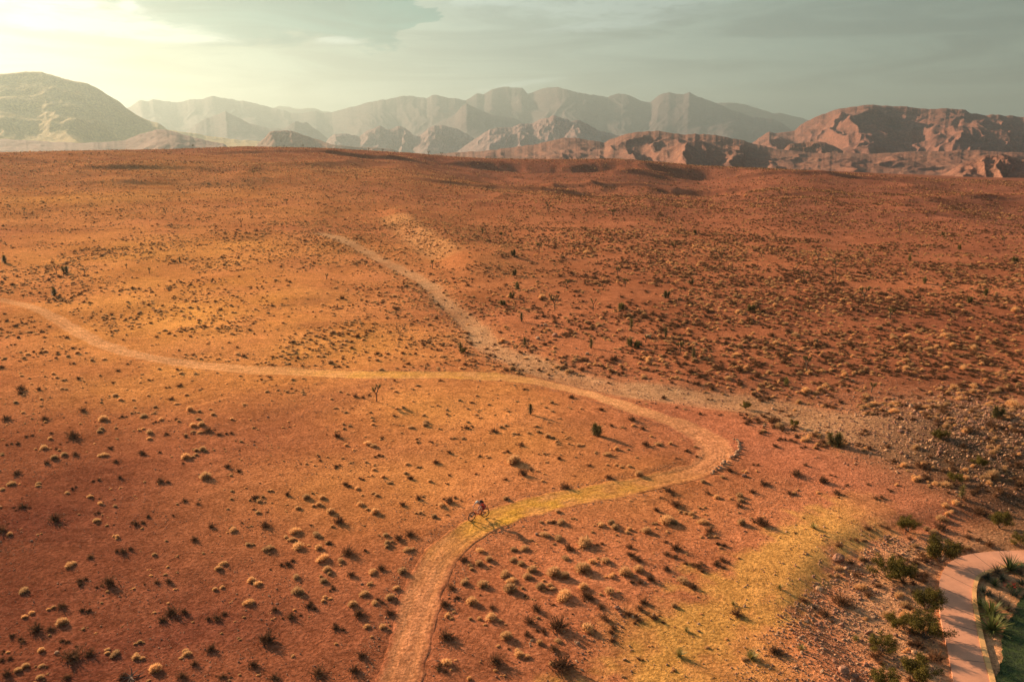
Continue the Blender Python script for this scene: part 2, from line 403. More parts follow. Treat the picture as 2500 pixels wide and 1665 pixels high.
def soil_material(name, rocky=0.6, tracks=False):
    """desert soil: colour comes from the 'soil' attribute, broken up by pebbles and grit"""
    m = bpy.data.materials.new(name); m.use_nodes = True; g = NT(m.node_tree)
    out = g.n('ShaderNodeOutputMaterial'); p = g.n('ShaderNodeBsdfPrincipled'); g.l(p.outputs[0], out.inputs[0])
    p.inputs['Roughness'].default_value = 1.0; p.inputs['Specular IOR Level'].default_value = .0
    at = g.n('ShaderNodeAttribute'); at.attribute_name = 'soil'
    st = g.n('ShaderNodeAttribute'); st.attribute_name = 'stony'
    ge = g.n('ShaderNodeNewGeometry'); P = ge.outputs['Position']
    n1 = g.noise(P, .9, 6, .65); n2 = g.noise(P, 4.2, 5, .75); n3 = g.noise(P, .06, 4, .55)
    vo = g.n('ShaderNodeTexVoronoi'); vo.inputs['Scale'].default_value = 6.5; g.l(P, vo.inputs['Vector'])
    vo2 = g.n('ShaderNodeTexVoronoi'); vo2.inputs['Scale'].default_value = 2.6; g.l(P, vo2.inputs['Vector'])
    c = g.mix(1.0, at.outputs['Color'], g.mix(g.rng(n1, .3, .7), (.80, .78, .76, 1), (1.18, 1.18, 1.18, 1)), 'MULTIPLY')
    c = g.mix(1.0, c, g.mix(g.rng(n3, .3, .7), (.86, .84, .84, 1), (1.14, 1.16, 1.18, 1)), 'MULTIPLY')
    c = g.mix(1.0, c, g.mix(g.rng(n2, .33, .68), (.60, .58, .56, 1), (1.36, 1.38, 1.42, 1)), 'MULTIPLY')
    peb = g.rng(vo.outputs['Distance'], .12, .42, 1, 0)
    sep = g.n('ShaderNodeSeparateColor'); g.l(vo.outputs['Color'], sep.inputs[0])
    pick = g.math('MULTIPLY', peb, g.rng(sep.outputs[0], .55, .75))
    pick = g.math('MULTIPLY', pick, g.math('ADD', .25, g.math('MULTIPLY', st.outputs['Fac'], .75)))
    c = g.mix(g.math('MULTIPLY', pick, .55), c, g.mix(sep.outputs[1], (.20, .10, .06, 1), (.55, .40, .24, 1)))
    g.l(c, p.inputs['Base Color'])
    hh = g.math('ADD', g.math('MULTIPLY', n2, .34), g.math('MULTIPLY', n1, .25))
    hh = g.math('ADD', hh, g.math('MULTIPLY', g.math('MULTIPLY', peb, g.rng(sep.outputs[2], .3, .9)), g.math('ADD', .012, g.math('MULTIPLY', st.outputs['Fac'], .06))))
    peb2 = g.rng(vo2.outputs['Distance'], .1, .4, 1, 0)
    hh = g.math('ADD', hh, g.math('MULTIPLY', peb2, g.math('MULTIPLY', st.outputs['Fac'], .09)))
    b = g.n('ShaderNodeBump'); b.inputs['Strength'].default_value = rocky; b.inputs['Distance'].default_value = 1.0
    g.l(hh, b.inputs['Height']); g.l(b.outputs[0], p.inputs['Normal'])
    return m

M = {}
M['soil'] = soil_material('desert_soil', .75)
M['trail'] = soil_material('trail_dirt', .45)
M['pale'] = princ('dry_grass', (.66, .40, .19), .9, .22, 9, inst=.30, back=.48, spec=.1)
M['dark'] = princ('dark_twigs', (.215, .110, .055), .95, .35, 9, inst=.30, spec=.1, back=.15)
M['olive'] = princ('creosote_leaves', (.135, .100, .016), .8, .40, 5, inst=.2, back=.25, spec=.2)
M['jleaf'] = princ('joshua_leaves', (.165, .130, .040), .7, .35, 5, inst=.25, spec=.2, back=.3)
M['trunk'] = princ('fibrous_trunk', (.14, .085, .05), .95, .35, 12, bump=.5)
M['stem'] = princ('grey_stems', (.13, .09, .06), .95, .3, 12)
M['rock'] = princ('tan_rock', (.46, .245, .125), .95, .3, 4, bump=.5, inst=.25)
M['rockred'] = princ('red_rock', (.30, .135, .075), .95, .3, 4, bump=.5, inst=.25)

# ------------------------------------------------------------------ soil colours (albedo), with glow and shade painted in
ORANGE = np.array([.62, .215, .090]); REDB = np.array([.185, .056, .032]); GLOWC = np.array([.88, .385, .095]); TAN = np.array([.62, .330, .155])
YEL = np.array([.70, .35, .085]); FARC = np.array([.31, .108, .062]); BRN = np.array([.20, .082, .046])
YB = smoothline(vp([(1960, 1175), (1900, 1205), (1820, 1260), (1740, 1310), (1690, 1360), (1620, 1430), (1560, 1490), (1480, 1568), (1420, 1640)], terrain), 1.)
def blobs(x, y, pts, f=None):
    o = np.zeros(np.shape(x))
    for (X, Y, sx, sy, a) in pts:
        c = BC[(X, Y)]
        o = np.maximum(o, a * np.exp(-((x - c[0]) / sx) ** 2 - ((y - c[1]) / sy) ** 2))
    return o
GLOW_ZONES = [(350, 395, 260, 160, .65), (450, 900, 26, 16, .7), (950, 1180, 12, 10, .4), (700, 640, 50, 50, .5), (560, 760, 26, 34, .9), (820, 830, 20, 18, .85), (1100, 980, 12, 16, .6), (1230, 1080, 9, 12, .45), (300, 560, 60, 60, .55), (1500, 1180, 9, 8, .35), (150, 480, 150, 130, .8), (350, 620, 60, 60, .75), (420, 690, 36, 40, .85), (120, 700, 30, 30, .5)]  # zones of golden light-leak glow painted into the ground colour
RED_SHADE = [(0, 1400, 22, 22, 1.), (300, 1600, 22, 14, 1.), (650, 1640, 8, 8, .6), (0, 1100, 20, 24, .8), (2000, 760, 40, 40, .75), (2350, 780, 30, 30, .85), (250, 1020, 16, 18, .45), (250, 1400, 12, 12, .6), (100, 1250, 16, 22, 1.), (420, 1500, 15, 14, .9), (60, 1560, 14, 12, .9), (1800, 1120, 13, 10, .55), (1700, 700, 60, 50, .55), (2200, 900, 30, 22, .6), (2300, 620, 90, 90, .4), (1650, 1480, 5, 5, .2)]  # redder ground, with the lower-left vignette darkness painted in
BC = {}
_a = np.array([(p[0], p[1]) for p in GLOW_ZONES + RED_SHADE], float); _g = ground(_a[:, 0], _a[:, 1])
for p, q in zip(GLOW_ZONES + RED_SHADE, _g): BC[(p[0], p[1])] = q
def soil_color(x, y):
    r = np.hypot(x, y); n = fbm(x / 30., y / 30., 101, 4); n2 = fbm(x / 6., y / 6., 131, 3)
    c = np.broadcast_to(ORANGE, x.shape + (3,)).copy()
    def mixin(col, w):
        nonlocal c
        w = np.clip(w, 0, 1)[..., None]; c = c * (1 - w) + col * w
    mixin(REDB, sst(n, -.1, .7) * .35)
    mixin(REDB, blobs(x, y, RED_SHADE) * (.9 + .2 * n2))
    mixin(GLOWC, blobs(x, y, GLOW_ZONES) * (.85 + .5 * n + .3 * n2))
    mixin(FARC, sst(r, 130, 380) * .85 * (1 - .75 * blobs(x, y, GLOW_ZONES)))
    # beyond the fine shrubs the ground is speckled with brush
    mixin(BRN, sst(r, 260, 700) * (.35 + .5 * fbm(x / 9., y / 14., 171, 3)))
    mixin(np.array([.26, .150, .10]), sst(r, 1000, 2200) * .7)
    d, s, i = linedist(x, y, WASH, 2); w = WASHW[np.minimum(i * 2, len(WASHW) - 1)]
    mixin(TAN, (1 - sst(d, w * .7, w * 1.35 + 1.4 * n2)) * (.62 + .35 * n2) + (1 - sst(d, w, w * 2.4)) * .15)
    d, s, i = linedist(x, y, YB, 2)
    mixin(YEL, sst(1 - d / 6.0 + .45 * n2 + .40 * fbm(x / 1.3, y / 1.3, 137, 3), .30, .75) * .78)  # yellow band along the line, edges broken by noise
    br = (1 - sst(np.hypot(x - PC[0], y - PC[1]), 3, 8 + 3 * n2)) * .5
    mixin(YEL * .95, br)
    d, s, i = linedist(x, y, SCARP, 2)
    mixin(TAN, sst(s, .5, 4) * (1 - sst(d, 10, 26)) * .65)
    m = np.zeros(x.shape)
    for (mx, my, _), q in zip(MOUND, (9, 12, 16)): m = np.maximum(m, np.exp(-((x - mx) ** 2 + (y - my) ** 2) / q ** 2))
    mixin(np.array([.30, .150, .078]), m * 1.0)
    d, s, i = linedist(x, y, REDSTRIP, 1); mixin(np.array([.60, .200, .095]), (1 - sst(d, 1.5 + 1.5 * n2, 7 + 3 * n2)) * .65)
    mixin(np.array([.13, .075, .042]), np.exp(-((x - SHADEP[0]) / 8) ** 2 - ((y - SHADEP[1]) / 13) ** 2) * (1.0 + .5 * n2))  # shadow on the right-edge slope, painted as a dark ground patch
    d, s, i = linedist(x, y, BANK)
    mixin(np.array([.66, .31, .12]), (1 - sst(d, 2.5, 7.5)) * (.8 + .4 * n2))
    return np.clip(c, 0.01, .9)
PC = ground([1700], [1600])[0]; SHADEP = ground([2440], [1150])[0]
REDSTRIP = smoothline(ground([1690, 1800, 1920, 2040, 2160, 2230], [1010, 1060, 1110, 1160, 1215, 1250]), 1.)
def stony(x, y):
    st = .18 + .22 * fbm(x / 9., y / 9., 201, 3)
    d, s, _ = linedist(x, y, SCARP, 2); st = st + .75 * (1 - sst(np.abs(s + 1) , 3, 12)) * (1 - sst(d, 12, 26))
    m = np.zeros(np.shape(x))
    for (mx, my, _), q in zip(MOUND, (9, 12, 16)): m = np.maximum(m, np.exp(-((x - mx) ** 2 + (y - my) ** 2) / q ** 2))
    dY, _, _ = linedist(x, y, YB, 2); st = st * sst(dY, 2, 6)
    st = st + m * .9 + .15 * (1 - sst(np.hypot(x - PC[0], y - PC[1]), 3, 9))
    d, _, i = linedist(x, y, TRAIL, 2); st = st + .55 * np.exp(-((d - 2.3) / .6) ** 2)
    return np.clip(st, 0, 1)
def set_soil(o, cols, st):
    me = o.data
    a = me.color_attributes.new('soil', 'FLOAT_COLOR', 'POINT')
    a.data.foreach_set('color', np.concatenate([cols, np.ones((len(cols), 1))], 1).astype(np.float32).ravel())
    b = me.attributes.new('stony', 'FLOAT', 'POINT'); b.data.foreach_set('value', st.astype(np.float32))

# ------------------------------------------------------------------ ground sheet (one polar grid that reaches the horizon)
def build_ground():
    az = np.r_[np.linspace(-math.pi, -.78, 60)[:-1], np.linspace(-.78, .78, 640), np.linspace(.78, math.pi, 60)[1:-1]]
    rr = [1.5, 6, 12, 18, 22]
    while rr[-1] < 15500: rr.append(rr[-1] * (1 + (.0042 if rr[-1] < 130 else .0055 if rr[-1] < 900 else .012)))
    rr = np.array(rr); na, nr = len(az), len(rr)
    A, RR = np.meshgrid(az, rr); x = RR * np.sin(A); y = RR * np.cos(A)
    z = terrain(x, y)
    # trail bed is let in a little so that the trail sheet sits in it
    d, s, i = linedist(x, y, TRAIL, 2); z = z - .10 * (1 - sst(d, .3, 1.7)) + .035 * np.exp(-((d - 2.4) / .5) ** 2) * (1 + fbm(x * 1.3, y * 1.3, 7, 2))
    d, s, i = linedist(x, y, CPC, 1); z = z - .14 * (1 - sst(d, CPW * .5 + .15, CPW * .5 + .9))
    v = np.stack([x, y, z], -1).reshape(-1, 3)
    idx = np.arange(nr * na).reshape(nr, na); nx = np.roll(idx, -1, 1)
    f = np.stack([idx[:-1], nx[:-1], nx[1:], idx[1:]], -1).reshape(-1, 4)
    f = f[:, ::-1]
    o = mesh_obj('desert_ground', v, f, M['soil'], smooth=True)
    set_soil(o, soil_color(x, y).reshape(-1, 3), stony(x, y).ravel())
    tag(o, 'orange desert ground rising to a low crest', 'ground', kind='structure')
    return o

# concrete path centre line from its two photographed edges
LE = vp([(2335, 1700), (2321, 1624), (2309, 1565), (2297, 1517), (2290, 1452), (2294, 1413), (2306, 1384), (2330, 1363), (2375, 1351), (2434, 1345), (2500, 1342), (2620, 1340)], terrain, 1.)
RE = vp([(2425, 1700), (2412, 1650), (2401, 1612), (2389, 1565), (2380, 1514), (2372, 1467), (2373, 1437), (2380, 1411), (2392, 1402), (2419, 1392), (2449, 1383), (2500, 1376), (2620, 1372)], terrain, 1.)
def smooth_z(line, k=9):
    z = terrain(line[:, 0], line[:, 1]); p = np.pad(z, k, 'edge'); return np.convolve(p, np.ones(2 * k + 1) / (2 * k + 1), 'valid')
LEs = smoothline(LE, .25, 3); REs = smoothline(RE, .25, 3)
nC = 110
_L = LEs[np.linspace(0, len(LEs) - 1, nC).astype(int)]; _R = REs[np.linspace(0, len(REs) - 1, nC).astype(int)]
CPC = (_L + _R) / 2; CPW = float(np.median(np.hypot(*(_L - _R).T)))
print('concrete path width', CPW)
build_ground()

def strip(name, left, right, zl, zr, mat, across=2, thick=None, zfun=None):
    n = len(left); v = []
    for i in range(n):
        for j in range(across + 1):
            t = j / across
            v.append((left[i][0] * (1 - t) + right[i][0] * t, left[i][1] * (1 - t) + right[i][1] * t, zl[i] * (1 - t) + zr[i] * t))
    k = across + 1; f = [(i * k + j, i * k + j + 1, (i + 1) * k + j + 1, (i + 1) * k + j) for i in range(n - 1) for j in range(across)]
    if thick:
        b = len(v); v += [(p[0], p[1], p[2] - thick) for p in v]
        for i in range(n - 1):
            f.append((i * k, (i + 1) * k, b + (i + 1) * k, b + i * k)); f.append((i * k + across, b + i * k + across, b + (i + 1) * k + across, (i + 1) * k + across))
        f.append(tuple(range(0, k)) + tuple(b + j for j in range(k - 1, -1, -1)))
    return mesh_obj(name, v, f, mat)

# ------------------------------------------------------------------ trail
def build_trail():
    n = len(TRAIL); tan = np.gradient(TRAIL, axis=0); tan /= np.hypot(*tan.T)[:, None]; nor = np.stack([-tan[:, 1], tan[:, 0]], -1)
    sx = np.arange(n) * .5
    px, py = project(TRAIL[:, 0], TRAIL[:, 1], terrain(TRAIL[:, 0], TRAIL[:, 1]))
    bend = np.exp(-((px - 1730) / 120) ** 2 - ((py - 1090) / 90) ** 2)
    wid = 1.38 + .75 * np.exp(-((py - 905) / 30) ** 2 - ((px - 900) / 700) ** 2) + .55 * bend + .38 * fbm(sx / 5., sx * 0, 3, 3)
    wid += .35 * np.exp(-((px - 1240) / 90) ** 2) * (py > 1150)
    na = 61; T = np.linspace(-1.25, 1.25, na)
    X = TRAIL[:, None, 0] + nor[:, None, 0] * T * wid[:, None]; Y = TRAIL[:, None, 1] + nor[:, None, 1] * T * wid[:, None]
    Z = terrain(X, Y)
    d = np.abs(T)[None] * np.ones((n, 1))
    ed = .26 * fbm(X * .9, Y * .9, 11, 4)
    Z = Z + .005 - .02 * np.cos(T * 2.2)[None] - .16 * sst(d + ed, .88, 1.25) + .012 * fbm(X * 2.2, Y * 2.2, 19, 2) + .012 * fbm(T[None] * 9 + 0 * X, sx[:, None] / 14. + 0 * X, 88, 3) - .018 * np.exp(-((d - .45) / .16) ** 2)
    v = np.stack([X, Y, Z], -1).reshape(-1, 3); idx = np.arange(n * na).reshape(n, na)
    f = np.stack([idx[:-1, :-1], idx[1:, :-1], idx[1:, 1:], idx[:-1, 1:]], -1).reshape(-1, 4)[:, ::-1]
    o = mesh_obj('dirt_trail', v, f, M['trail'], smooth=True)
    base = soil_color(X, Y)
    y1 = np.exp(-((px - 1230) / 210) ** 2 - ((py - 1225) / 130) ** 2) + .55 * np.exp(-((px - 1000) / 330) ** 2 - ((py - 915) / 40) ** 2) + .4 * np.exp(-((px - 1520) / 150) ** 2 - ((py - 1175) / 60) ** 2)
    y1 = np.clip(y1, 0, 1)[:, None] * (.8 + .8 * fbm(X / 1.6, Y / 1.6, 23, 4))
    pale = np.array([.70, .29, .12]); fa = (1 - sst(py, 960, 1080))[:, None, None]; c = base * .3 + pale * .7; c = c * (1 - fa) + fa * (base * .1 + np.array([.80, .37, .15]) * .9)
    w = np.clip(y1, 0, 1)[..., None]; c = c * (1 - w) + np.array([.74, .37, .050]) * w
    stre = fbm(T[None] * 9 + 0 * X, sx[:, None] / 14. + 0 * X, 88, 3)[..., None]; c = c * (1 + .18 * stre)
    rut = np.exp(-((d - .45) / .2) ** 2)[..., None] * .12; c = c * (1 - rut) + np.array([.66, .30, .11]) * rut
    e = sst(d + ed, .62, 1.0)[..., None]; c = c * (1 - e) + base * e
    set_soil(o, np.clip(c, .01, .9).reshape(-1, 3), np.full(n * na, .12))
    tag(o, 'pale dirt bike trail winding across the desert with a hairpin bend', 'trail', kind='structure')
build_trail()

# ------------------------------------------------------------------ concrete path, kerb, lawn, planting bed
def concrete():
    mc = princ('tan_concrete', (.62, .265, .140), .9, .10, .8, bump=.12, bscale=40)
    mk = princ('kerb_concrete', (.72, .36, .12), .9, .12, 1.2, bump=.15, bscale=30)
    mj = princ('dark_joint', (.12, .07, .045), .95, .1, 3)
    zc = smooth_z(CPC, 14) + .06
    strip('concrete_path', _L, _R, zc, zc, mc, 6, .3)['kind'] = 'structure'
    o = bpy.data.objects['concrete_path']; tag(o, 'tan concrete walking path curving at the lower right', 'path')
    d = _R - _L; d /= np.hypot(*d.T)[:, None]
    k = 92
    ki = _R + d * .012; ko = _R + d * .30
    ob = strip('kerb', ki[:k], ko[:k], zc[:k] + .045, zc[:k] + .045, mk, 1, .35); tag(ob, 'light concrete kerb along the planting bed side of the path', 'kerb', kind='structure')
    # saw-cut joints
    sl = np.r_[0, np.cumsum(np.hypot(*np.diff(CPC, axis=0).T))]; mb = MB(); s = 1.1
    while s < sl[-1] - 1:
        i = int(np.searchsorted(sl, s)); a, b = _L[i], _R[i]; t = np.array([-(b - a)[1], (b - a)[0]]); t /= np.hypot(*t)
        z = zc[i] + .004
        mb.add([(*(a - t * .02), z), (*(b - t * .02), z), (*(b + t * .02), z), (*(a + t * .02), z)], [(0, 1, 2, 3)])
        a2, b2 = ki[i], ko[i]
        if i < k: mb.add([(*(a2 - t * .015), z + .045), (*(b2 - t * .015), z + .045), (*(b2 + t * .015), z + .045), (*(a2 + t * .015), z + .045)], [(0, 1, 2, 3)])
        s += 1.9
    o = mb.build('path_joints', mj); tag(o, 'dark joint lines across the concrete path', 'path joint', kind='structure')
    # lawn sheet
    ml = princ('lawn_green', (.034, .052, .006), .95, .35, 3, bump=.6, bscale=60, col2=(.058, .082, .009))
    edge = smoothline(vp([(2420, 1760), (2428, 1665), (2446, 1621), (2447, 1590), (2446, 1556), (2457, 1532), (2475, 1497), (2493, 1458), (2530, 1440), (2600, 1420)], terrain, 1.), .12)
    w = np.array([7 * (.6 + .4 * i / len(edge)) for i in range(len(edge))])
    jag = edge + .07 * np.stack([fbm(np.arange(len(edge)) * .5, np.arange(len(edge)) * 0., 3, 2), fbm(np.arange(len(edge)) * .5, np.arange(len(edge)) * 0., 8, 2)], -1)
    out = jag + np.array([9., -1.5])
    z = smooth_z(jag, 30) + .09
    # keep the lawn on one side of its own edge
    o = strip('lawn', jag, out, z, z - .1, ml, 8, .12); tag(o, 'clipped dark green lawn at the lower right corner', 'lawn', kind='structure')
    # grass blades as stuff
    mb = MB(); r_ = random.Random(3)
    for _ in range(9000):
        i = r_.randrange(len(edge)); t = r_.random() ** 1.7 * .34; p = jag[i] * (1 - t) + out[i] * t; zz = z[i] * (1 - t) + (z[i] - .1) * t
        if r_.random() < .3: p = p + np.array([-r_.random() * .12, 0])
        mb.blade((p[0], p[1], zz), (r_.uniform(-.5, .5), r_.uniform(-.5, .5), 1), r_.uniform(.05, .10), .02, .3, 1)
    mg = princ('grass_blade', (.022, .040, .008), .8, .4, 2, col2=(.045, .068, .012), back=.3)
    tag(mb.build('lawn_grass', mg), 'short green grass blades of the clipped lawn', 'grass', kind='stuff')
    return zc
concrete()

# ------------------------------------------------------------------ mountains and hills
def hill_material(name, a, b, c, scale=1.0, bs=.5):
    m = bpy.data.materials.new(name); m.use_nodes = True; g = NT(m.node_tree)
    out = g.n('ShaderNodeOutputMaterial'); p = g.n('ShaderNodeBsdfPrincipled'); g.l(p.outputs[0], out.inputs[0])
    p.inputs['Roughness'].default_value = .95; p.inputs['Specular IOR Level'].default_value = .1
    ge = g.n('ShaderNodeNewGeometry'); P = ge.outputs['Position']
    n1 = g.noise(P, .012 * scale, 6, .6); n2 = g.noise(P, .09 * scale, 6, .7)
    mp = g.n('ShaderNodeMapping'); g.l(P, mp.inputs[0]); mp.inputs['Scale'].default_value = (.15, .15, 1.6)
    n3 = g.noise(mp.outputs[0], .035 * scale, 5, .6, .6)
    col = g.mix(g.rng(n1, .35, .65), (*a, 1), (*b, 1)); col = g.mix(g.math('MULTIPLY', g.rng(n3, .45, .62), .55), col, (*c, 1))
    col = g.mix(1.0, col, g.mix(g.rng(n2, .32, .68), (.62, .62, .62, 1), (1.32, 1.3, 1.28, 1)), 'MULTIPLY')
    g.l(col, p.inputs['Base Color'])
    bu = g.n('ShaderNodeBump'); bu.inputs['Strength'].default_value = bs; bu.inputs['Distance'].default_value = 1.0
    g.l(g.math('ADD', g.math('MULTIPLY', n2, 7.0 / scale), g.math('MULTIPLY', n1, 12.0 / scale)), bu.inputs['Height']); g.l(bu.outputs[0], p.inputs['Normal'])
    return m
M['h_near'] = hill_material('brown_hill_rock', (.20, .088, .058), (.25, .108, .068), (.28, .135, .082), 2.2)
M['h_mid'] = hill_material('red_mesa_rock', (.20, .086, .060), (.235, .102, .070), (.165, .074, .053), 1.2)
M['h_glow'] = hill_material('golden_glow_hill', (.40, .25, .08), (.44, .28, .09), (.36, .22, .075), 1.0)  # golden glow over the left hill, put into its rock colour
M['h_far'] = hill_material('grey_range_rock', (.115, .075, .078), (.13, .088, .09), (.10, .068, .07), .5, .2)
M['h_pink'] = hill_material('pink_sandstone', (.25, .145, .13), (.30, .18, .155), (.21, .13, .12), .8)

def range_obj(name, label, sil, D0, Wf, Wb, zb, mat, seed, amp=.30, spur=260., pw=1.25, cliffs=0, wob=.05, na=420, nf=120, nb=22, fine=.10, cat='mountain', warp=.8):
    sil = np.array(sil, float)
    rx, ry, rz_ = ray(sil[:, 0], sil[:, 1]); az_s = np.arctan2(rx, ry); T_s = rz_ / np.hypot(rx, ry)
    az = np.linspace(az_s[0], az_s[-1], na)
    T = np.interp(az, az_s, T_s)
    ker = np.ones(3) / 3; T = np.convolve(np.pad(T, 1, 'edge'), ker, 'valid')
    D = D0 * (1 + wob * fbm(az * 14, az * 0 + seed, seed, 3))
    Hc = CAMZ + D * T
    Hc = Hc + D0 * .0010 * fbm(az * 160, az * 0, seed + 3, 4) * sst(Hc - zb, 0, 60)
    t = np.r_[np.linspace(-1, 0, nf), np.linspace(0, 1, nb)[1:]]
    AZ, TT = np.meshgrid(az, t); DD = np.broadcast_to(D, AZ.shape); HC = np.broadcast_to(Hc, AZ.shape)
    Wvar = Wf * (1 + .25 * fbm(az * 20, az * 0 + 2, seed + 9, 2))
    R_ = DD + np.where(TT < 0, TT * Wvar, TT * Wb)
    x = R_ * np.sin(AZ); y = R_ * np.cos(AZ)
    q = np.where(TT < 0, 1 + TT, 1 - TT)
    u = AZ * D0; wv = warp * spur * fbm(x / (spur * 2.2), y / (spur * 2.2), seed + 1, 3)
    rd = ridged((u + wv) / spur, R_ / (spur * 3.6), seed + 2, 3, .42)
    rd2 = ridged((u + wv * .5) / (spur * .33), R_ / (spur * 1.1), seed + 5, 2, .5)
    f = q ** pw
    if cliffs:
        st = f * cliffs + .25 * fbm(u / (spur * 1.5), R_ / spur, seed + 8, 3); fl = np.floor(st); fr = st - fl
        f2 = (fl + sst(fr, .30, .72)) / cliffs; wcl = sst(q, .25, .55) * .40
        f = f * (1 - wcl) + np.clip(f2, 0, 1) * wcl
    f = np.clip(f, 0, 1)
    env = np.clip(4 * q * (1 - q), 0, 1) ** .8 * np.where(TT > 0, .3, 1) * (1 - sst(q, .80, .99))
    env = env + .25 * np.sin(np.pi * np.clip(q, 0, 1)) 
    hh = HC - zb
    z = zb + hh * f + hh * env * amp * ((rd - .25) * .8 + (rd2 - .25) * .13)
    z = z + fine * hh * (1 - sst(q, .93, 1.)) * q * (ridged(x / (spur * .16), y / (spur * .16), seed + 12, 3) - .3) * .35
    # the crest itself stays as drawn from the view: nothing in front may rise over it
    lim = CAMZ + R_ * np.broadcast_to(Hc - CAMZ, R_.shape) / DD
    z = np.where(TT < 0, np.minimum(z, lim), z)
    z = np.where(q < .02, zb - 4, z)
    v = np.stack([x, y, z], -1).reshape(-1, 3); n0, n1 = AZ.shape; idx = np.arange(n0 * n1).reshape(n0, n1)
    fc = np.stack([idx[:-1, :-1], idx[:-1, 1:], idx[1:, 1:], idx[1:, :-1]], -1).reshape(-1, 4)
    o = mesh_obj(name, v, fc, mat, smooth=True); tag(o, label, cat, kind='structure')
    return o

FL = 392   # ends of a silhouette die away below the plain
range_obj('far_mountain_range', 'pale hazy mountain crest furthest away, showing at both ends of the main range',
    [(560, FL), (640, 280), (670, 263), (686, 259), (728, 266), (765, 265), (792, 273), (900, 285), (1200, 280), (1500, 280), (1700, 262), (1754, 252), (1808, 252), (1840, 262), (1882, 276), (1909, 276), (1964, 291), (2040, 310), (2200, 340), (2300, FL)],
    15200, 1800, 700, -40, M['h_far'], 3, na=300, nf=50, spur=700)
range_obj('main_mountain_range', 'long hazy grey mauve mountain range across the middle of the horizon',
    [(230, FL), (270, 300), (300, 268), (318, 262), (343, 244), (360, 247), (372, 243), (400, 248), (430, 250), (460, 245), (490, 243), (516, 236), (535, 238), (560, 243), (600, 248), (630, 255), (680, 268),
     (720, 277), (740, 277), (762, 271), (782, 276), (810, 275), (830, 268), (860, 261), (900, 250), (945, 243), (975, 236), (1000, 234), (1025, 238), (1040, 241), (1055, 233), (1068, 232), (1090, 239),
     (1110, 240), (1137, 246), (1150, 237), (1166, 228), (1180, 231), (1200, 218), (1230, 213), (1262, 214), (1276, 216), (1288, 231), (1300, 227), (1319, 219), (1340, 214), (1356, 213), (1380, 218), (1409, 226),
     (1440, 231), (1450, 231), (1484, 238), (1500, 232), (1512, 230), (1537, 234), (1563, 246), (1587, 250), (1600, 239), (1615, 230), (1634, 226), (1659, 231), (1670, 231), (1681, 225), (1694, 233), (1707, 238),
     (1754, 254), (1781, 267), (1834, 285), (1887, 291), (1914, 304), (1935, 319), (1990, 340), (2060, FL)],
    12000, 3600, 1400, -30, M['h_far'], 8, na=900, nf=150, spur=520, amp=.08, fine=.02, cliffs=0)
range_obj('pyramid_mountain', 'hazy pointed mountain in front of the main range, left of centre',
    [(900, FL), (990, 345), (1030, 320), (1075, 297), (1110, 282), (1125, 262), (1139, 252), (1152, 259), (1175, 272), (1215, 284), (1250, 289), (1310, 312), (1370, 330), (1500, 352), (1560, FL)],
    9300, 2000, 900, -25, M['h_far'], 15, na=340, nf=90, spur=380, amp=.08, fine=.02)
range_obj('low_hazy_mountain', 'pale low mountain in the haze right of the big left hill',
    [(400, FL), (440, 330), (470, 312), (500, 290), (530, 281), (550, 272), (574, 284), (611, 303), (650, 312), (690, 316), (720, 297), (750, 300), (790, 330), (860, FL)],
    8600, 1400, 900, -25, M['h_far'], 19, na=300, nf=80, spur=380, amp=.08, fine=.02)
range_obj('pink_rock_hills', 'jagged pinkish rock hills below the pointed mountain',
    [(760, FL), (795, 348), (806, 335), (818, 328), (850, 327), (876, 334), (889, 325), (897, 318), (912, 314), (927, 308), (940, 315), (951, 317), (965, 312), (977, 308), (998, 319), (1010, 330), (1025, 332), (1046, 313), (1062, 308), (1078, 305), (1098, 311), (1115, 315), (1140, 328), (1165, 343), (1200, FL)],
    7000, 900, 600, -25, M['h_pink'], 23, na=460, nf=90, spur=170, amp=.30)
range_obj('pink_sandstone_ridge', 'pale pink sandstone ridge in the centre below the highest peaks',
    [(1090, FL), (1140, 352), (1163, 338), (1180, 325), (1195, 317), (1221, 312), (1250, 312), (1268, 303), (1282, 304), (1300, 302), (1319, 291), (1335, 288), (1351, 283), (1364, 284), (1375, 289), (1385, 292), (1393, 299), (1404, 294), (1415, 293), (1436, 305), (1462, 320), (1515, 332), (1580, 350), (1640, FL)],
    6200, 1100, 700, -25, M['h_pink'], 29, na=460, nf=110, spur=190, amp=.30)
range_obj('left_hill', 'large dark rounded hill filling the left edge, golden glow painted into its colour',
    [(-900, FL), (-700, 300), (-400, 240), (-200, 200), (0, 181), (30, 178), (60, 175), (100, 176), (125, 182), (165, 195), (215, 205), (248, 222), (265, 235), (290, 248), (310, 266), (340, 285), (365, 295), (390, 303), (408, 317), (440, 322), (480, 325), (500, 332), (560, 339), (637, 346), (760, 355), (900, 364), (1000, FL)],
    5600, 2700, 1500, -24, M['h_glow'], 33, na=700, nf=200, spur=400, amp=.10, pw=1.7, cliffs=5, cat='hill')
range_obj('left_foothill', 'low golden foothill in front of the big left hill',
    [(-300, FL), (-100, 350), (0, 340), (100, 345), (200, 350), (300, 345), (345, 328), (380, 317), (410, 318), (440, 326), (480, 338), (510, 345), (545, 351), (600, FL)],
    3600, 1100, 600, -22, M['h_near'], 39, na=300, nf=90, spur=200, amp=.12, cat='hill')
range_obj('small_butte', 'small flat topped brown butte left of centre beyond the crest',
    [(600, FL), (630, 350), (645, 340), (658, 324), (668, 319), (690, 320), (711, 319), (725, 325), (743, 332), (770, 340), (796, 348), (828, 356), (956, 364), (1020, FL)],
    4300, 500, 400, -22, M['h_near'], 43, na=300, nf=80, spur=90, cliffs=4, cat='hill')
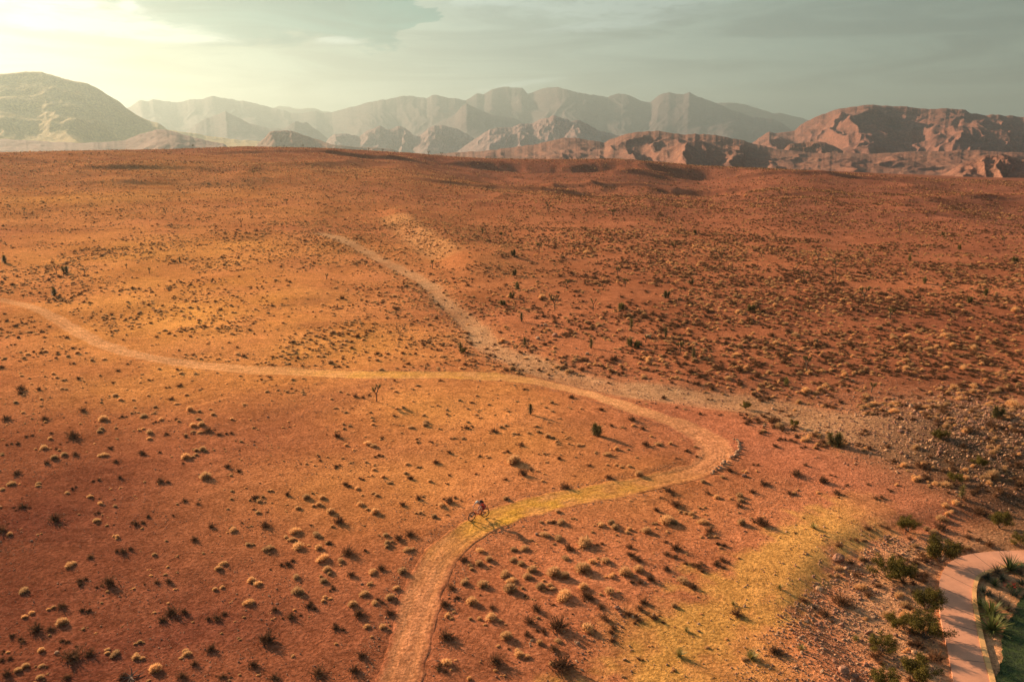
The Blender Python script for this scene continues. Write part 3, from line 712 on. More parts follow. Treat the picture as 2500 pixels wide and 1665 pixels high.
range_obj('red_mesa', 'tall red brown mesa with cliff bands on the right',
    [(1780, FL), (1820, 358), (1839, 347), (1860, 333), (1879, 322), (1898, 326), (1919, 322), (1940, 319), (1956, 304), (1975, 296), (1988, 289), (2009, 279), (2046, 267), (2078, 261), (2100, 259), (2120, 256), (2163, 259), (2205, 261), (2258, 266), (2312, 266), (2345, 267), (2358, 270), (2370, 276), (2407, 284), (2439, 292), (2475, 310), (2520, 335), (2600, 360), (2700, FL)],
    4300, 1900, 800, -26, M['h_mid'], 47, na=760, nf=240, spur=210, amp=.27, warp=.45, fine=.04, pw=1.35, cliffs=5, wob=.03)
range_obj('right_edge_mesa', 'red brown mesa partly cut off by the right edge',
    [(2330, FL), (2380, 300), (2407, 283), (2439, 280), (2470, 284), (2500, 286), (2600, 285), (2800, 290), (3000, 320), (3200, FL)],
    4600, 1800, 800, -26, M['h_mid'], 53, na=400, nf=140, spur=150, amp=.24, warp=.3, fine=.04, cliffs=4)
range_obj('brown_hills', 'rolling brown hills with gullies in the right centre, nearer than the mesa',
    [(1010, FL), (1062, 376), (1110, 373), (1150, 371), (1200, 367), (1250, 361), (1303, 354), (1340, 346), (1360, 340), (1385, 336), (1409, 338), (1452, 345), (1475, 349), (1487, 343), (1505, 335), (1537, 325), (1568, 322), (1600, 320), (1643, 325), (1660, 329), (1675, 329), (1717, 328), (1760, 333), (1802, 341), (1844, 352), (1887, 362), (1960, 372), (2050, 378), (2120, FL)],
    2500, 1250, 450, -25, M['h_near'], 59, na=760, nf=220, spur=150, amp=.26, warp=.45, fine=.05, pw=1.15, cat='hill', wob=.05)
range_obj('dark_knoll', 'small dark rocky knoll before the red mesa',
    [(1895, FL), (1912, 366), (1924, 356), (1935, 351), (1965, 348), (1993, 345), (2014, 348), (2036, 358), (2057, 368), (2075, FL)],
    2750, 240, 200, -20, M['h_near'], 61, na=160, nf=60, spur=60, cat='hill')
range_obj('bench_hills', 'low eroded brown benches at the foot of the red mesa',
    [(1500, 410), (1600, 393), (1720, 384), (1830, 376), (1960, 378), (2030, 373), (2130, 376), (2200, 372), (2280, 370), (2365, 366), (2420, 369), (2500, 374), (2650, 378), (2900, 390), (3000, 420)],
    2350, 1000, 300, -26, M['h_near'], 67, na=700, nf=160, spur=110, amp=.22, pw=1.0, cat='hill')
range_obj('dark_right_hill', 'dark rocky hill with slanting rock layers at the right edge above the road',
    [(2240, 452), (2274, 440), (2312, 421), (2335, 407), (2350, 398), (2380, 390), (2400, 381), (2425, 379), (2455, 377), (2471, 384), (2500, 390), (2560, 392), (2640, 384), (2760, 400), (2900, 452)],
    1450, 330, 300, -33, M['h_near'], 71, na=420, nf=150, spur=55, amp=.5, pw=1.1, cat='hill')

# ------------------------------------------------------------------ road and pale spillway at the right horizon
def road_far():
    pts = np.array([(2290, 456), (2350, 456), (2420, 456), (2500, 457), (2600, 459), (2800, 463)], float)
    rx, ry, rz_ = ray(pts[:, 0], pts[:, 1]); az = np.arctan2(rx, ry); rr = 1010.
    dz = rz_ / np.hypot(rx, ry) * rr + CAMZ
    n = len(pts); v = []; f = []
    for i in range(n):
        for r_, dz_ in ((rr - 24, -5.0), (rr - 7, 0), (rr + 7, 0.1), (rr + 30, -6.)):
            v.append((r_ * math.sin(az[i]), r_ * math.cos(az[i]), dz[i] + dz_))
    for i in range(n - 1):
        for j in range(3): f.append((i * 4 + j, (i + 1) * 4 + j, (i + 1) * 4 + j + 1, i * 4 + j + 1))
    mr = princ('pale_asphalt', (.34, .25, .17), .9, .15, .05); me = princ('embankment_soil', (.26, .13, .08), .95, .2, .2)
    o = mesh_obj('road', v, f, mats=[me, mr], midx=[0, 1, 0] * (n - 1)); tag(o, 'thin pale road on a low embankment at the right horizon', 'road', kind='structure')
    mb = MB(); q_ = ray(np.array([2376., 2402., 2412.]), np.array([455.] * 3)); a0, a1, a2 = np.arctan2(q_[0], q_[1])
    z0 = dz[2]
    def P(a, r_, z): return (r_ * math.sin(a), r_ * math.cos(a), z)
    t0, t1, b0, b1 = P(a0, rr - 10, z0 + .5), P(a1, rr - 10, z0 + .5), P(a0, rr - 14, z0 - 1.1), P(a1, rr - 14, z0 - 1.1)
    k0, k1 = P(a0, rr - 6, z0 + .5), P(a1, rr - 6, z0 + .5)
    mb.add([t0, t1, b1, b0, k0, k1], [(0, 3, 2, 1), (0, 1, 5, 4)])
    w0, w1 = P(a1, rr - 14, z0 + .4), P(a2, rr - 30, z0 - 3.4)
    mb.add([w0, w1, (w1[0], w1[1], w1[2] - 1.2), (w0[0], w0[1], w0[2] - 1.6), P(a1, rr - 13, z0 + .4), P(a2, rr - 29, z0 - 3.4)], [(0, 1, 5, 4), (0, 3, 2, 1)])
    o = mb.build('concrete_spillway', princ('pale_concrete', (.66, .58, .36), .9, .08, .3)); tag(o, 'pale concrete culvert wall beside the road at the right horizon', 'culvert')
road_far()

# ------------------------------------------------------------------ plant prototypes (meshes)
def pale_shrub_mesh(seed, lod=1.0):
    """low rounded dome of dry grassy stems"""
    r_ = random.Random(seed); mb = MB(); n = 760
    lob = [(0, 0, 1.0)] + [(r_.uniform(-.22, .22), r_.uniform(-.22, .22), r_.uniform(.6, .85)) for _ in range(r_.choice([0, 1, 2]))]
    for i in range(n):
        lx, ly, ls = r_.choice(lob); a = r_.uniform(0, 2 * math.pi); e = math.asin(r_.uniform(.0, 1.0))
        rad = r_.uniform(.12, .30) * ls; d = Vector((math.cos(a) * math.cos(e), math.sin(a) * math.cos(e), math.sin(e)))
        p = (lx + d.x * rad, ly + d.y * rad, d.z * rad * 1.05)
        d2 = (d.x * .8 + r_.uniform(-.4, .4), d.y * .8 + r_.uniform(-.4, .4), d.z + r_.uniform(-.1, .55))
        mb.blade(p, d2, r_.uniform(.10, .20) * ls, .022, .4, 1, r_.uniform(0, 3))
    for i in range(60):     # dense inner tuft
        a = r_.uniform(0, 6.283); lx, ly, ls = r_.choice(lob)
        mb.blade((lx + math.cos(a) * .08, ly + math.sin(a) * .08, 0), (math.cos(a) * .8, math.sin(a) * .8, 1), .30 * ls, .12, .2, 2, r_.uniform(0, 3))
    return mb
def dark_shrub_mesh(seed, lod=1.0, wide=1.0):
    """open wiry shrub: a haze of fine twigs fanning out of a dense dark foot"""
    r_ = random.Random(seed); mb = MB(); tops = []
    for i in range(22):
        a = r_.uniform(0, 6.283); e = r_.uniform(.3, 1.45); L = r_.uniform(.20, .46)
        d = Vector((math.cos(a) * math.cos(e) * wide, math.sin(a) * math.cos(e) * wide, math.sin(e))); p = Vector((d.x * .06, d.y * .06, 0)); pts = [p]
        for k in range(3):
            p = p + d * L / 3; d = (d + Vector((r_.uniform(-.2, .2), r_.uniform(-.2, .2), r_.uniform(-.1, .12)))).normalized(); pts.append(p)
        mb.tube(pts, [.008, .006, .004, .002], 3, False)
        for k in range(48):
            t = r_.uniform(.1, 1) * 3; j = min(int(t), 2); q = pts[j].lerp(pts[j + 1], t - j)
            dd = (d + Vector((r_.uniform(-.8, .8), r_.uniform(-.8, .8), r_.uniform(-.3, .8)))).normalized()
            mb.blade(q, dd, r_.uniform(.06, .17), .009, .1, 1, r_.uniform(0, 3))
    for i in range(120):
        a = r_.uniform(0, 6.283); q = abs(r_.gauss(0, .17))
        mb.blade((math.cos(a) * q * wide, math.sin(a) * q * wide, r_.uniform(0, .12)), (r_.uniform(-1, 1), r_.uniform(-1, 1), .7), .2, .030, .1, 1, r_.uniform(0, 3))
    return mb
def creosote(seed, h=1.0):
    """green bush: grey stems (part) and clumped small leaves (part)"""
    r_ = random.Random(seed); st = MB(); lf = MB(); tips = []
    for i in range(13):
        a = r_.uniform(0, 6.283); e = r_.uniform(.55, 1.35); L = r_.uniform(.75, 1.05); d = Vector((math.cos(a) * math.cos(e), math.sin(a) * math.cos(e), math.sin(e)))
        p = d * .05; pts = [p]
        for k in range(4):
            p = p + d * L / 4; d = (d + Vector((r_.uniform(-.25, .25), r_.uniform(-.25, .25), r_.uniform(-.1, .12)))).normalized(); pts.append(p)
            if k > 0:
                for _ in range(3):
                    dd = (d + Vector((r_.uniform(-.8, .8), r_.uniform(-.8, .8), r_.uniform(-.2, .5)))).normalized(); q = p + dd * r_.uniform(.12, .3)
                    st.tube([p, q], [.008, .003], 3, False); tips.append((q, r_.uniform(.06, .12)))
        st.tube(pts, [.022, .018, .013, .008, .004], 4, False); tips.append((p, .09))
    for c, s in tips:
        for k in range(44):
            o = Vector((r_.gauss(0, s), r_.gauss(0, s), r_.gauss(0, s * .8))); q = c + o
            if q.z < .02: continue
            lf.blade(q, (r_.uniform(-1, 1), r_.uniform(-1, 1), r_.uniform(-.2, 1)), r_.uniform(.05, .085), .034, .1, 1, r_.uniform(0, 3))
    return st, lf
def rosette(mb, c, n, L, w, r_, up=.1, spread=1.0, droop=.25, axis=(0, 0, 1)):
    ax = Vector(axis).normalized(); q = ax.to_track_quat('Z', 'Y')
    for i in range(n):
        a = r_.uniform(0, 6.283); e = r_.uniform(up - .5, 1.45); d = q @ Vector((math.cos(a) * math.cos(e) * spread, math.sin(a) * math.cos(e) * spread, math.sin(e)))
        mb.blade(c, d, L * r_.uniform(.75, 1.1), w, droop, 2, r_.uniform(-.4, .4))
def joshua(seed, h, nb, bare=False, thick=1.0, fork=.45):
    """trunk with forked arms (part) ending in stiff leaf heads (part)"""
    r_ = random.Random(seed); tr = MB(); cr = MB()
    def arm(p, d, L, rad, lv):
        pts = [p]; q = p
        for k in range(3):
            q = q + d * L / 3; d = (d + Vector((r_.uniform(-.12, .12), r_.uniform(-.12, .12), .12))).normalized(); pts.append(q)
        tr.tube(pts, [rad, rad * .92, rad * .85, rad * .8], 7)
        if lv > 0:
            m = 2 if r_.random() < .7 else 3; a0 = r_.uniform(0, 6.28)
            for k in range(m):
                a = a0 + k * 2 * math.pi / m + r_.uniform(-.4, .4)
                dd = (d * .75 + Vector((math.cos(a) * .75, math.sin(a) * .75, .2))).normalized(); arm(q, dd, L * r_.uniform(.55, .8), rad * .8, lv - 1)
        elif not bare:
            for k in range(4): rosette(cr, q - d * (.11 * k), 34, .36 * thick, .050, r_, .05, 1, .15, d)
        else:
            rosette(cr, q, 6, .14, .03, r_, .05, 1, .15, d)
    arm(Vector((0, 0, -.1)), Vector((r_.uniform(-.08, .08), r_.uniform(-.08, .08), 1)).normalized(), h * fork, .085 * thick * (.6 + .25 * h), nb)
    # skirt of dead leaves on the trunk
    for k in range(24):
        a = r_.uniform(0, 6.28); z = r_.uniform(.15, h * fork * .9); cr.blade((0, 0, z), (math.cos(a), math.sin(a), -.5), .2, .04, .5, 1)
    return tr, cr
def yucca(seed, h, heads):
    r_ = random.Random(seed); tr = MB(); cr = MB()
    for i in range(heads):
        a = r_.uniform(0, 6.28); q = 0 if heads == 1 else r_.uniform(.05, .35); hh = h * r_.uniform(.6, 1.0); p = Vector((math.cos(a) * q, math.sin(a) * q, 0)); t = Vector((p.x * 1.6, p.y * 1.6, hh * .62))
        tr.tube([p - Vector((0, 0, .1)), p.lerp(t, .5), t], [.09, .085, .07], 7)
        for k in range(7): rosette(cr, p.lerp(t, .25 + .75 * k / 6), 30, .46, .060, r_, -.2 if k < 6 else .4, 1, .2)
    return tr, cr
def agave(seed, n, L, w, droop, col='a'):
    r_ = random.Random(seed); mb = MB(); rosette(mb, (0, 0, .02), n, L, w, r_, .55, 1, droop); return mb
def boulder(seed, s=(1, .8, .6), n=3, rough=.18):
    import bmesh
    bm = bmesh.new(); bmesh.ops.create_icosphere(bm, subdivisions=n, radius=.5); r_ = random.Random(seed)
    pl = [(Vector((r_.gauss(0, 1), r_.gauss(0, 1), r_.gauss(0, 1))).normalized(), r_.uniform(.30, .45)) for _ in range(9)]
    for v in bm.verts:
        for nn, d in pl:
            k = v.co.dot(nn)
            if k > d: v.co -= nn * (k - d) * .92
        v.co += v.co.normalized() * float(fbm(np.array([v.co.x * 5 + seed]), np.array([v.co.y * 5 + v.co.z * 3.]), seed, 2)[0]) * rough * .3
        v.co = Vector((v.co.x * s[0], v.co.y * s[1], v.co.z * s[2]))
    vs = [tuple(v.co) for v in bm.verts]; fs = [tuple(v.index for v in f.verts) for f in bm.faces]; bm.free()
    mb = MB(); mb.add(vs, fs); return mb

used = {}
def proto(name, builder):
    """first use links the built object itself, later uses copy it"""
    if name not in used: used[name] = [builder(), 0]
    rec = used[name]; rec[1] += 1
    return rec[0] if rec[1] == 1 else dup(rec[0])
def single(name, mb, mat, smooth=False): return lambda: mb.build(name, mat, smooth=smooth)
def two(root_name, parts):
    def mk():
        r_ = empty(root_name, (0, 0, 0))
        for nm, mb, mat in parts: mb.build(nm, mat, r_)
        return r_
    return mk
def merge(fn, spots):
    mb = MB()
    for (sd_, ox, oy, sc) in spots:
        q = fn(sd_); mb.add([(v[0] * sc + ox, v[1] * sc + oy, v[2] * sc) for v in q.v], q.f)
    return mb
CL = {5: [(0, 0, 0, .7), (1, .38, .12, .5), (2, -.30, .25, .42)], 6: [(3, -.2, 0, .62), (4, .32, -.1, .62)], 7: [(5, 0, 0, .85), (6, .5, .3, .35), (7, -.45, -.2, .3), (8, -.1, .5, .28)]}
def mk_pale(k):
    if k in CL: return single('pale_shrub', merge(pale_shrub_mesh, [(150 + 10 * k + c[0],) + c[1:] for c in CL[k]]), M['pale'])
    return single('pale_shrub', pale_shrub_mesh(100 + k), M['pale'])
def mk_dark(k):
    if k in CL: return single('wiry_shrub', merge(dark_shrub_mesh, [(250 + 10 * k + c[0],) + c[1:] for c in CL[k]]), M['dark'])
    return single('wiry_shrub', dark_shrub_mesh(200 + k, wide=1.0 + .2 * (k % 2)), M['dark'])
def place(o, p, s=1.0, rz=None, sz=None, sink=0.0):
    o.location = (float(p[0]), float(p[1]), float(p[2]) - sink); o.rotation_euler = (0, 0, random.uniform(0, 6.28) if rz is None else rz)
    o.scale = (s, s * random.uniform(.85, 1.15) if s < 5 else s, s * (sz or random.uniform(.85, 1.1)))
    return o

# ------------------------------------------------------------------ where plants must not stand
tree_avoid = []
def free(x, y, dt=1.75):
    x = np.asarray(x, float); y = np.asarray(y, float)
    d, _, _ = linedist(x, y, TRAIL, 3); ok = d > dt
    px, py = project(x, y, terrain(x, y))
    ok &= ~((np.abs(px - 1720) < 70) & (np.abs(py - 1110) < 75) & (d < 2.8))
    d, _, _ = linedist(x, y, CPC, 1); ok &= d > CPW * .5 + .5
    # inside of the path bend: planting bed and lawn
    dd, _, _ = linedist(x, y, REDSTRIP, 1); ok &= ~((dd < 4.5) & (np.hypot(x * 7.3 % 1, y * 5.1 % 1) > .45))
    ok &= ~((px > 2375) & (py > 1395)); ok &= ~((px > 2500) & (py > 1330))
    return ok

# ------------------------------------------------------------------ shrubs read off the photograph: (x, y, size) in crop coordinates
P_, D_ = [], []
def crop(ox, oy, k, pale, dark):
    for t in pale: P_.append((ox + t[0] * k, oy + t[1] * k, t[2] if len(t) > 2 else .62))
    for t in dark: D_.append((ox + t[0] * k, oy + t[1] * k, t[2] if len(t) > 2 else .95))
crop(0, 1200, .2966, [(965, 375), (575, 610, .8), (1810, 620, 1.0), (200, 820, .7), (220, 1020, .75), (1790, 800, .7), (795, 245, .7), (740, 45, .6), (1920, 320, .7), (1120, 1370, .8), (1280, 1470, .8), (1540, 1340, .75),
     (880, 1320, .55), (950, 1340, .6), (1150, 1240, .5), (400, 970, .35), (210, 1440, .5), (340, 1440, .5), (340, 1530, .6), (1270, 520, .5), (340, 1310, .5)],
     [(450, 240, 1.45), (190, 130, 1.2), (810, 175, .9), (1120, 270, 1.2), (1220, 210, .7), (1015, 500, 1.3), (745, 545, .8), (1600, 400, 1.0), (660, 745, 1.1), (900, 765, 1.5), (1290, 750, .7), (1390, 745, .8), (1410, 1010, 1.9),
      (1790, 1050, 1.4), (510, 950, 1.0), (700, 980, 1.0), (300, 1140, 1.2), (420, 1140, .8), (600, 1370, 1.8), (740, 1340, 1.0), (1740, 1305, 1.1), (10, 325, 1.2), (100, 1190, .7), (180, 1220, .9), (530, 1230, .8), (40, 1380, .8), (30, 1320, .6),
      (60, 1510, .9), (550, 1530, .8), (1500, 1525, .9), (1600, 1420, .7), (1830, 1525, .8), (1740, 290, .9), (1520, 80, .8), (1010, 1530, .8)])
crop(800, 850, .2972, [(160, 155), (65, 495), (180, 640), (370, 630), (600, 635), (685, 655, .75), (800, 628, 1.2), (1150, 610), (915, 665), (790, 555), (620, 490), (700, 440), (1240, 510), (1215, 550, .7), (1245, 575), (1435, 645, .9), (1530, 705), (1710, 645, .8),
     (1650, 700), (1805, 730, .8), (1895, 790), (2060, 800), (1530, 940, 1.5), (650, 955), (740, 980), (380, 1000), (640, 1030), (240, 1155), (510, 1110), (390, 1205, .8), (270, 1285, .8), (390, 1355, .9), (25, 1350, .9), (760, 1355, .7),
     (930, 1300, .8), (1890, 1345), (2240, 1440), (840, 1095), (455, 1060), (340, 1050), (1780, 870), (1840, 450, .8), (1790, 490), (1550, 440), (1080, 430), (1480, 520), (520, 330, .7), (700, 340, .7), (740, 310, .7), (440, 180, .9), (570, 170, .6),
     (700, 160, .6), (340, 80, .7), (470, 75, .7), (1180, 640, .5), (1320, 465), (330, 790, .9), (380, 810, .8), (150, 800), (570, 500), (980, 510), (1040, 740, .7), (1110, 745, .7), (980, 545), (160, 120, .5), (900, 470, .5), (850, 480, .5), (560, 360, .7), (1730, 690, .7), (1850, 740), (1880, 770, .6), (1960, 740), (1990, 790), (2090, 800), (2200, 860), (2300, 880, .8), (150, 530), (350, 530), (100, 360, .6), (30, 420, .6), (160, 380, .6), (1150, 500, .5), (2080, 500, .5), (1990, 495, .6)],
     [(225, 400, 1.1), (545, 560, 1.0), (1145, 660, 1.1), (1590, 800, 1.1), (1600, 1040, 1.4), (1460, 1080, .7), (1215, 1035, .7), (1000, 1045, .5), (985, 1115, .6), (890, 945, 1.1), (70, 975, 1.1), (680, 1075, 1.0), (160, 1125, 1.2), (745, 1240, 1.0),
      (95, 1435, 1.3), (620, 1290, .9), (1000, 1265, 1.6), (1955, 1150, 1.3), (2310, 1070, 1.2), (1850, 1435, .7), (1900, 910, .9), (80, 730, 1.2), (1370, 690, 1.1), (420, 885, 1.1), (1010, 745, .6), (850, 775, .8), (740, 775, .7), (440, 740, .8), (1000, 860, .9), (2330, 640, .8),
      (1480, 855, .8), (1670, 1000, .8), (1090, 775, .4), (1310, 890, .6), (1250, 890, .6), (2150, 965, .7), (280, 1080, .9), (1260, 260, 1.3), (700, 240, .8), (550, 270, .8), (930, 270, 1.0), (1180, 450, 1.0), (2000, 410, 1.2), (1400, 150, 1.2), (290, 410, .9), (1620, 340, .9), (2250, 510, 1.0)])
crop(1500, 950, .2232, [(470, 610, .9), (400, 520, .6), (265, 940, .9), (390, 935, .9), (840, 1375, .9), (560, 1455, 1.3), (640, 1465, .9), (970, 1465, .8), (1390, 1475, .9), (1380, 1195, 1.4), (970, 1020, .7), (160, 850, .7), (240, 750, .6), (890, 635, .6), (730, 550, .6), (200, 400, .6), (90, 420, .6), (20, 660, .7), (1180, 970, .6), (1440, 910, .6), (350, 1560, .9), (1120, 1190, .7), (950, 1300, .6), (40, 840, .8), (610, 600, .7)],
     [(345, 615, 1.2), (790, 685, 1.1), (680, 765, 1.0), (760, 830, 1.0), (600, 1125, 1.4), (670, 1275, 1.4), (1260, 900, 1.1), (1510, 1130, 1.0), (1640, 1045, 1.1), (1370, 1285, 1.0), (1150, 285, 1.0), (1380, 260, .8), (1040, 115, 1.0), (540, 105, 1.2), (680, 205, .8), (410, 155, .6),
      (1950, 570, 1.3), (1990, 940, 1.7), (1910, 300, 1.2), (2090, 835, .9), (940, 275, 1.1), (1440, 385, 1.1), (1030, 1145, .9), (900, 740, .7), (950, 690, .8), (190, 340, 1.2), (310, 440, .9), (1600, 490, .9), (500, 1190, .7), (1540, 830, .9), (1920, 1150, 1.0), (460, 1330, .9), (1590, 1450, 1.3), (1040, 1560, 1.1)])
crop(600, 1200, .2966, [(500, 55, .75), (630, 55, .7), (600, 110, .85), (430, 140, .6), (685, 175, 1.05), (950, 110, .75), (1070, 180, .8), (1070, 35, .75), (1450, 180, .75), (1550, 210, .6), (400, 335, .9), (330, 375, .5), (380, 400, .6), (435, 460, 1.0), (190, 478, .85),
     (580, 362, .7), (600, 470, .7), (635, 560, .9), (670, 650, .7), (1165, 430, .95), (1150, 365, .7), (1330, 490, .75), (1040, 668, .7), (1290, 665, .7), (70, 745, 1.1), (430, 830, .9), (640, 740, .6), (30, 920, .8), (640, 890, .6), (980, 845, .7), (1190, 880, .75),
     (1240, 800, .6), (880, 935, .7), (1130, 1115, .7), (1850, 630, .7), (1930, 495, .7), (1660, 1030, .7), (1950, 775, .9), (1800, 760, .8), (1860, 915, .8), (20, 440, .7), (690, 680, .5)],
     [(1440, 60, .9), (1295, 108, .9), (160, 285, 1.2), (535, 278, .6), (760, 255, 1.1), (350, 600, 1.2), (1320, 375, 1.9), (840, 512, 1.6), (690, 430, .8), (1110, 640, 1.1), (240, 975, .8), (370, 1035, 1.1), (870, 690, .9), (720, 800, .8), (1100, 900, 1.0), (930, 1020, 1.4),
      (960, 1360, .9), (740, 1130, 1.2), (60, 1440, 1.0), (600, 1500, 1.2), (180, 1240, 1.6), (1800, 572, 1.1), (1690, 800, 1.0), (1740, 880, .9), (1650, 1210, 1.7), (1590, 1460, 1.1), (1190, 1010, .9), (520, 950, 1.1), (150, 1220, .8), (900, 1480, 1.2), (240, 1540, .9), (80, 60, 1.1), (340, 30, .9)])
crop(1000, 1250, .2647, [(760, 182, .8), (550, 520, .9), (650, 365, .8), (730, 442, .7), (1060, 342, .8), (1000, 475, 1.1), (880, 582, .8), (1120, 565, 1.3), (1330, 575, 1.2), (1430, 600, .8), (520, 680, .9), (660, 680, .9), (570, 845, 1.0), (930, 722, 1.0), (1620, 300, 1.4), (1310, 90, .7),
     (1400, 100, .8), (1370, 250, .8), (1250, 220, .8), (1770, 130, .8), (1860, 105, .8), (1600, 535, 1.3), (1800, 462, 1.0), (1690, 465, .8), (1430, 785, 1.2), (1850, 745, 1.0), (750, 990, .9), (350, 970, .9), (1640, 1090, .9), (890, 1155, .9), (1010, 1320, 1.0), (1210, 700, .8), (1300, 700, .8), (1860, 600, .7), (640, 480, .7), (940, 640, .8), (1440, 430, .7)],
     [(490, 455, 1.2), (1470, 345, 1.1), (1660, 795, 1.0), (360, 712, 1.2), (440, 800, 1.0), (1800, 990, 1.1), (760, 885, .8), (1170, 905, 1.0), (1370, 1070, 2.0), (1110, 1020, 1.0), (1080, 1135, .9), (1230, 1100, .9), (1330, 1275, 1.1), (790, 1390, 1.4), (1400, 1430, 2.0), (340, 1180, 1.6), (250, 1440, 1.1), (320, 860, 1.0), (1760, 880, .8)])
crop(0, 960, .2548, [(150, 92, .7), (390, 55, .9), (220, 190, .65), (990, 260, 1.15), (970, 358, 1.0), (1380, 225, .9), (1320, 187, .6), (1270, 190, .7), (1690, 105, .7), (1820, 165, 1.0), (1850, 315, .9), (1930, 308, .9), (2040, 207, .8), (1900, 252, .7), (1540, 255, .8), (1430, 382, .9),
     (1360, 347, .8), (1850, 370, .7), (420, 532, 1.0), (550, 612, 1.4), (990, 602, .9), (1780, 620, 1.0), (1870, 600, .8), (1940, 545, 1.2), (115, 875, .8), (370, 875, .75), (1970, 812, 1.1), (860, 988, 1.0), (20, 925, .7), (1155, 65, .9), (1280, 65, .7), (1420, 25, .6), (970, 60, .6), (1480, 195, .7), (770, 295, .4), (1785, 20, .8), (1100, 30, 1.0), (2340, 110, .7), (2220, 250, .7), (1430, 440, .7)],
     [(60, 255, 1.6), (430, 255, 1.4), (800, 172, 1.3), (1170, 230, 1.2), (1640, 60, 1.1), (1600, 395, 1.0), (1990, 368, 1.3), (2100, 400, .9), (2200, 388, 1.1), (290, 412, 1.2), (170, 490, .8), (80, 492, .9), (450, 675, .9), (700, 425, 2.0), (720, 590, 1.0), (1050, 525, 1.0),
      (1110, 660, .8), (1360, 585, 1.3), (1530, 570, .7), (160, 775, 1.2), (700, 912, 1.0), (930, 840, 1.0), (1150, 812, .9), (1540, 855, 1.7), (2180, 712, 1.1), (1780, 1040, .9), (1900, 1065, .7), (1690, 250, .9), (1490, 280, 1.0), (200, 5, 1.4), (1780, 420, .9), (2290, 750, .8), (490, 385, .7)])
crop(0, 600, .2551, [(1070, 865, .6), (1450, 955, .6), (1210, 855, .5), (210, 1245, .8), (510, 1230, .7), (440, 1255, .8), (545, 1265, .7), (605, 1290, .8), (300, 1325, .6), (1000, 1090, .9), (880, 1100, .8), (740, 1030, 1.0), (820, 1025, .8), (1920, 1085, .7), (2180, 1110, .8), (1710, 1000, .6), (2075, 1220, .7), (2300, 1250, .6), (1730, 1225, .8), (60, 880, .7), (100, 830, .6), (590, 1370, .7), (1340, 1310, .5), (1650, 1250, .6), (1870, 1230, .8)],
     [(45, 655, .9), (205, 705, .8), (250, 750, 1.0), (180, 885, 1.1), (640, 885, 1.1), (1020, 850, .8), (1180, 905, .8), (410, 990, 1.0), (325, 1020, .8), (700, 1130, 1.1), (750, 1275, 1.2), (1700, 1190, 1.2), (1080, 1310, .8), (200, 1385, 1.7), (370, 1380, 1.1), (1430, 1290, 1.0), (1610, 1360, .9), (1720, 1345, 1.3), (1850, 1045, .9), (1995, 940, .8), (2270, 975, .8), (20, 1170, 1.4), (130, 950, 1.1), (400, 680, .7), (1130, 1200, .9), (1220, 1135, .8)])
crop(1900, 900, .2551, [(1500, 1110, .9), (1610, 1125, .9), (1690, 1285, 1.0), (1600, 1320, .8), (1630, 1385, .9), (150, 1200, .6), (1560, 1440, 1.0)],
     [(500, 375, 1.8), (600, 330, 1.3), (140, 680, 1.2), (170, 1000, 1.7), (430, 1090, 1.5), (560, 1200, 1.3), (1080, 1170, .9), (860, 1110, .7), (660, 1120, .8), (530, 1030, .9), (280, 925, 1.0), (820, 630, 1.2), (1050, 755, 1.2), (870, 770, 1.1), (1110, 890, 1.2), (1320, 390, 1.2), (950, 440, 1.2), (1050, 440, 1.0), (1000, 410, 1.0), (1540, 510, 1.3),
      (2180, 620, 1.2), (2040, 710, 1.1), (1760, 650, .9), (1530, 660, 1.0), (950, 1240, 1.2), (1340, 290, .8), (1420, 330, 1.0), (2010, 1080, .9), (100, 455, .9), (30, 410, 1.0), (370, 770, .8), (260, 755, .7), (800, 350, 1.0), (400, 140, 1.1), (1270, 270, .9), (1930, 300, 1.0), (1250, 600, .8), (1860, 830, 1.0), (1430, 1000, .8)])
crop(1400, 1250, .2646, [(340, 90, .8), (380, 150, .7), (690, 190, 1.2), (1200, 100, .7), (480, 570, 1.1), (280, 450, 1.1), (600, 540, .9), (1010, 640, .9), (1560, 100, .9), (90, 700, .8), (340, 740, 1.0), (160, 450, .8)],
     [(250, 130, .8), (1240, 165, 1.4), (1240, 220, .8), (1740, 120, 1.5), (110, 310, 1.3), (520, 330, .9), (560, 430, 1.5), (950, 345, 1.3), (890, 400, 1.3), (1370, 310, 1.0), (1150, 510, 1.5), (1320, 490, 1.2), (710, 630, 1.0), (590, 655, 1.1), (860, 530, .9), (1100, 700, .9), (120, 790, 1.3), (650, 840, 1.0), (610, 900, .9), (500, 945, 1.0), (740, 980, 1.2), (600, 1000, 1.2),
      (280, 985, 1.2), (130, 1080, 1.2), (350, 1100, 1.1), (360, 1190, .8), (1510, 950, 1.2), (1860, 1300, 1.3), (250, 300, .8), (850, 280, .8), (1060, 480, 1.0), (1380, 450, 1.0)])
crop(1900, 1200, .2966, [(1280, 350, .9), (690, 800, 1.0), (680, 560, .6), (500, 640, .9), (440, 690, .8), (900, 1030, .9), (990, 860, .7), (720, 1050, .5)],
     [(520, 920, 2.1), (380, 1020, 1.6), (720, 570, 1.1), (640, 700, 1.1), (800, 1370, 1.5), (740, 860, 1.0), (500, 450, .9), (600, 590, .8), (640, 400, .9), (1000, 540, .8), (820, 780, .8), (1110, 760, .8), (900, 400, .9), (1040, 1010, .9), (210, 900, 1.0), (1570, 330, .5), (740, 310, 1.0), (880, 300, 1.0), (1060, 570, .8)])
JOSH_BIG = []

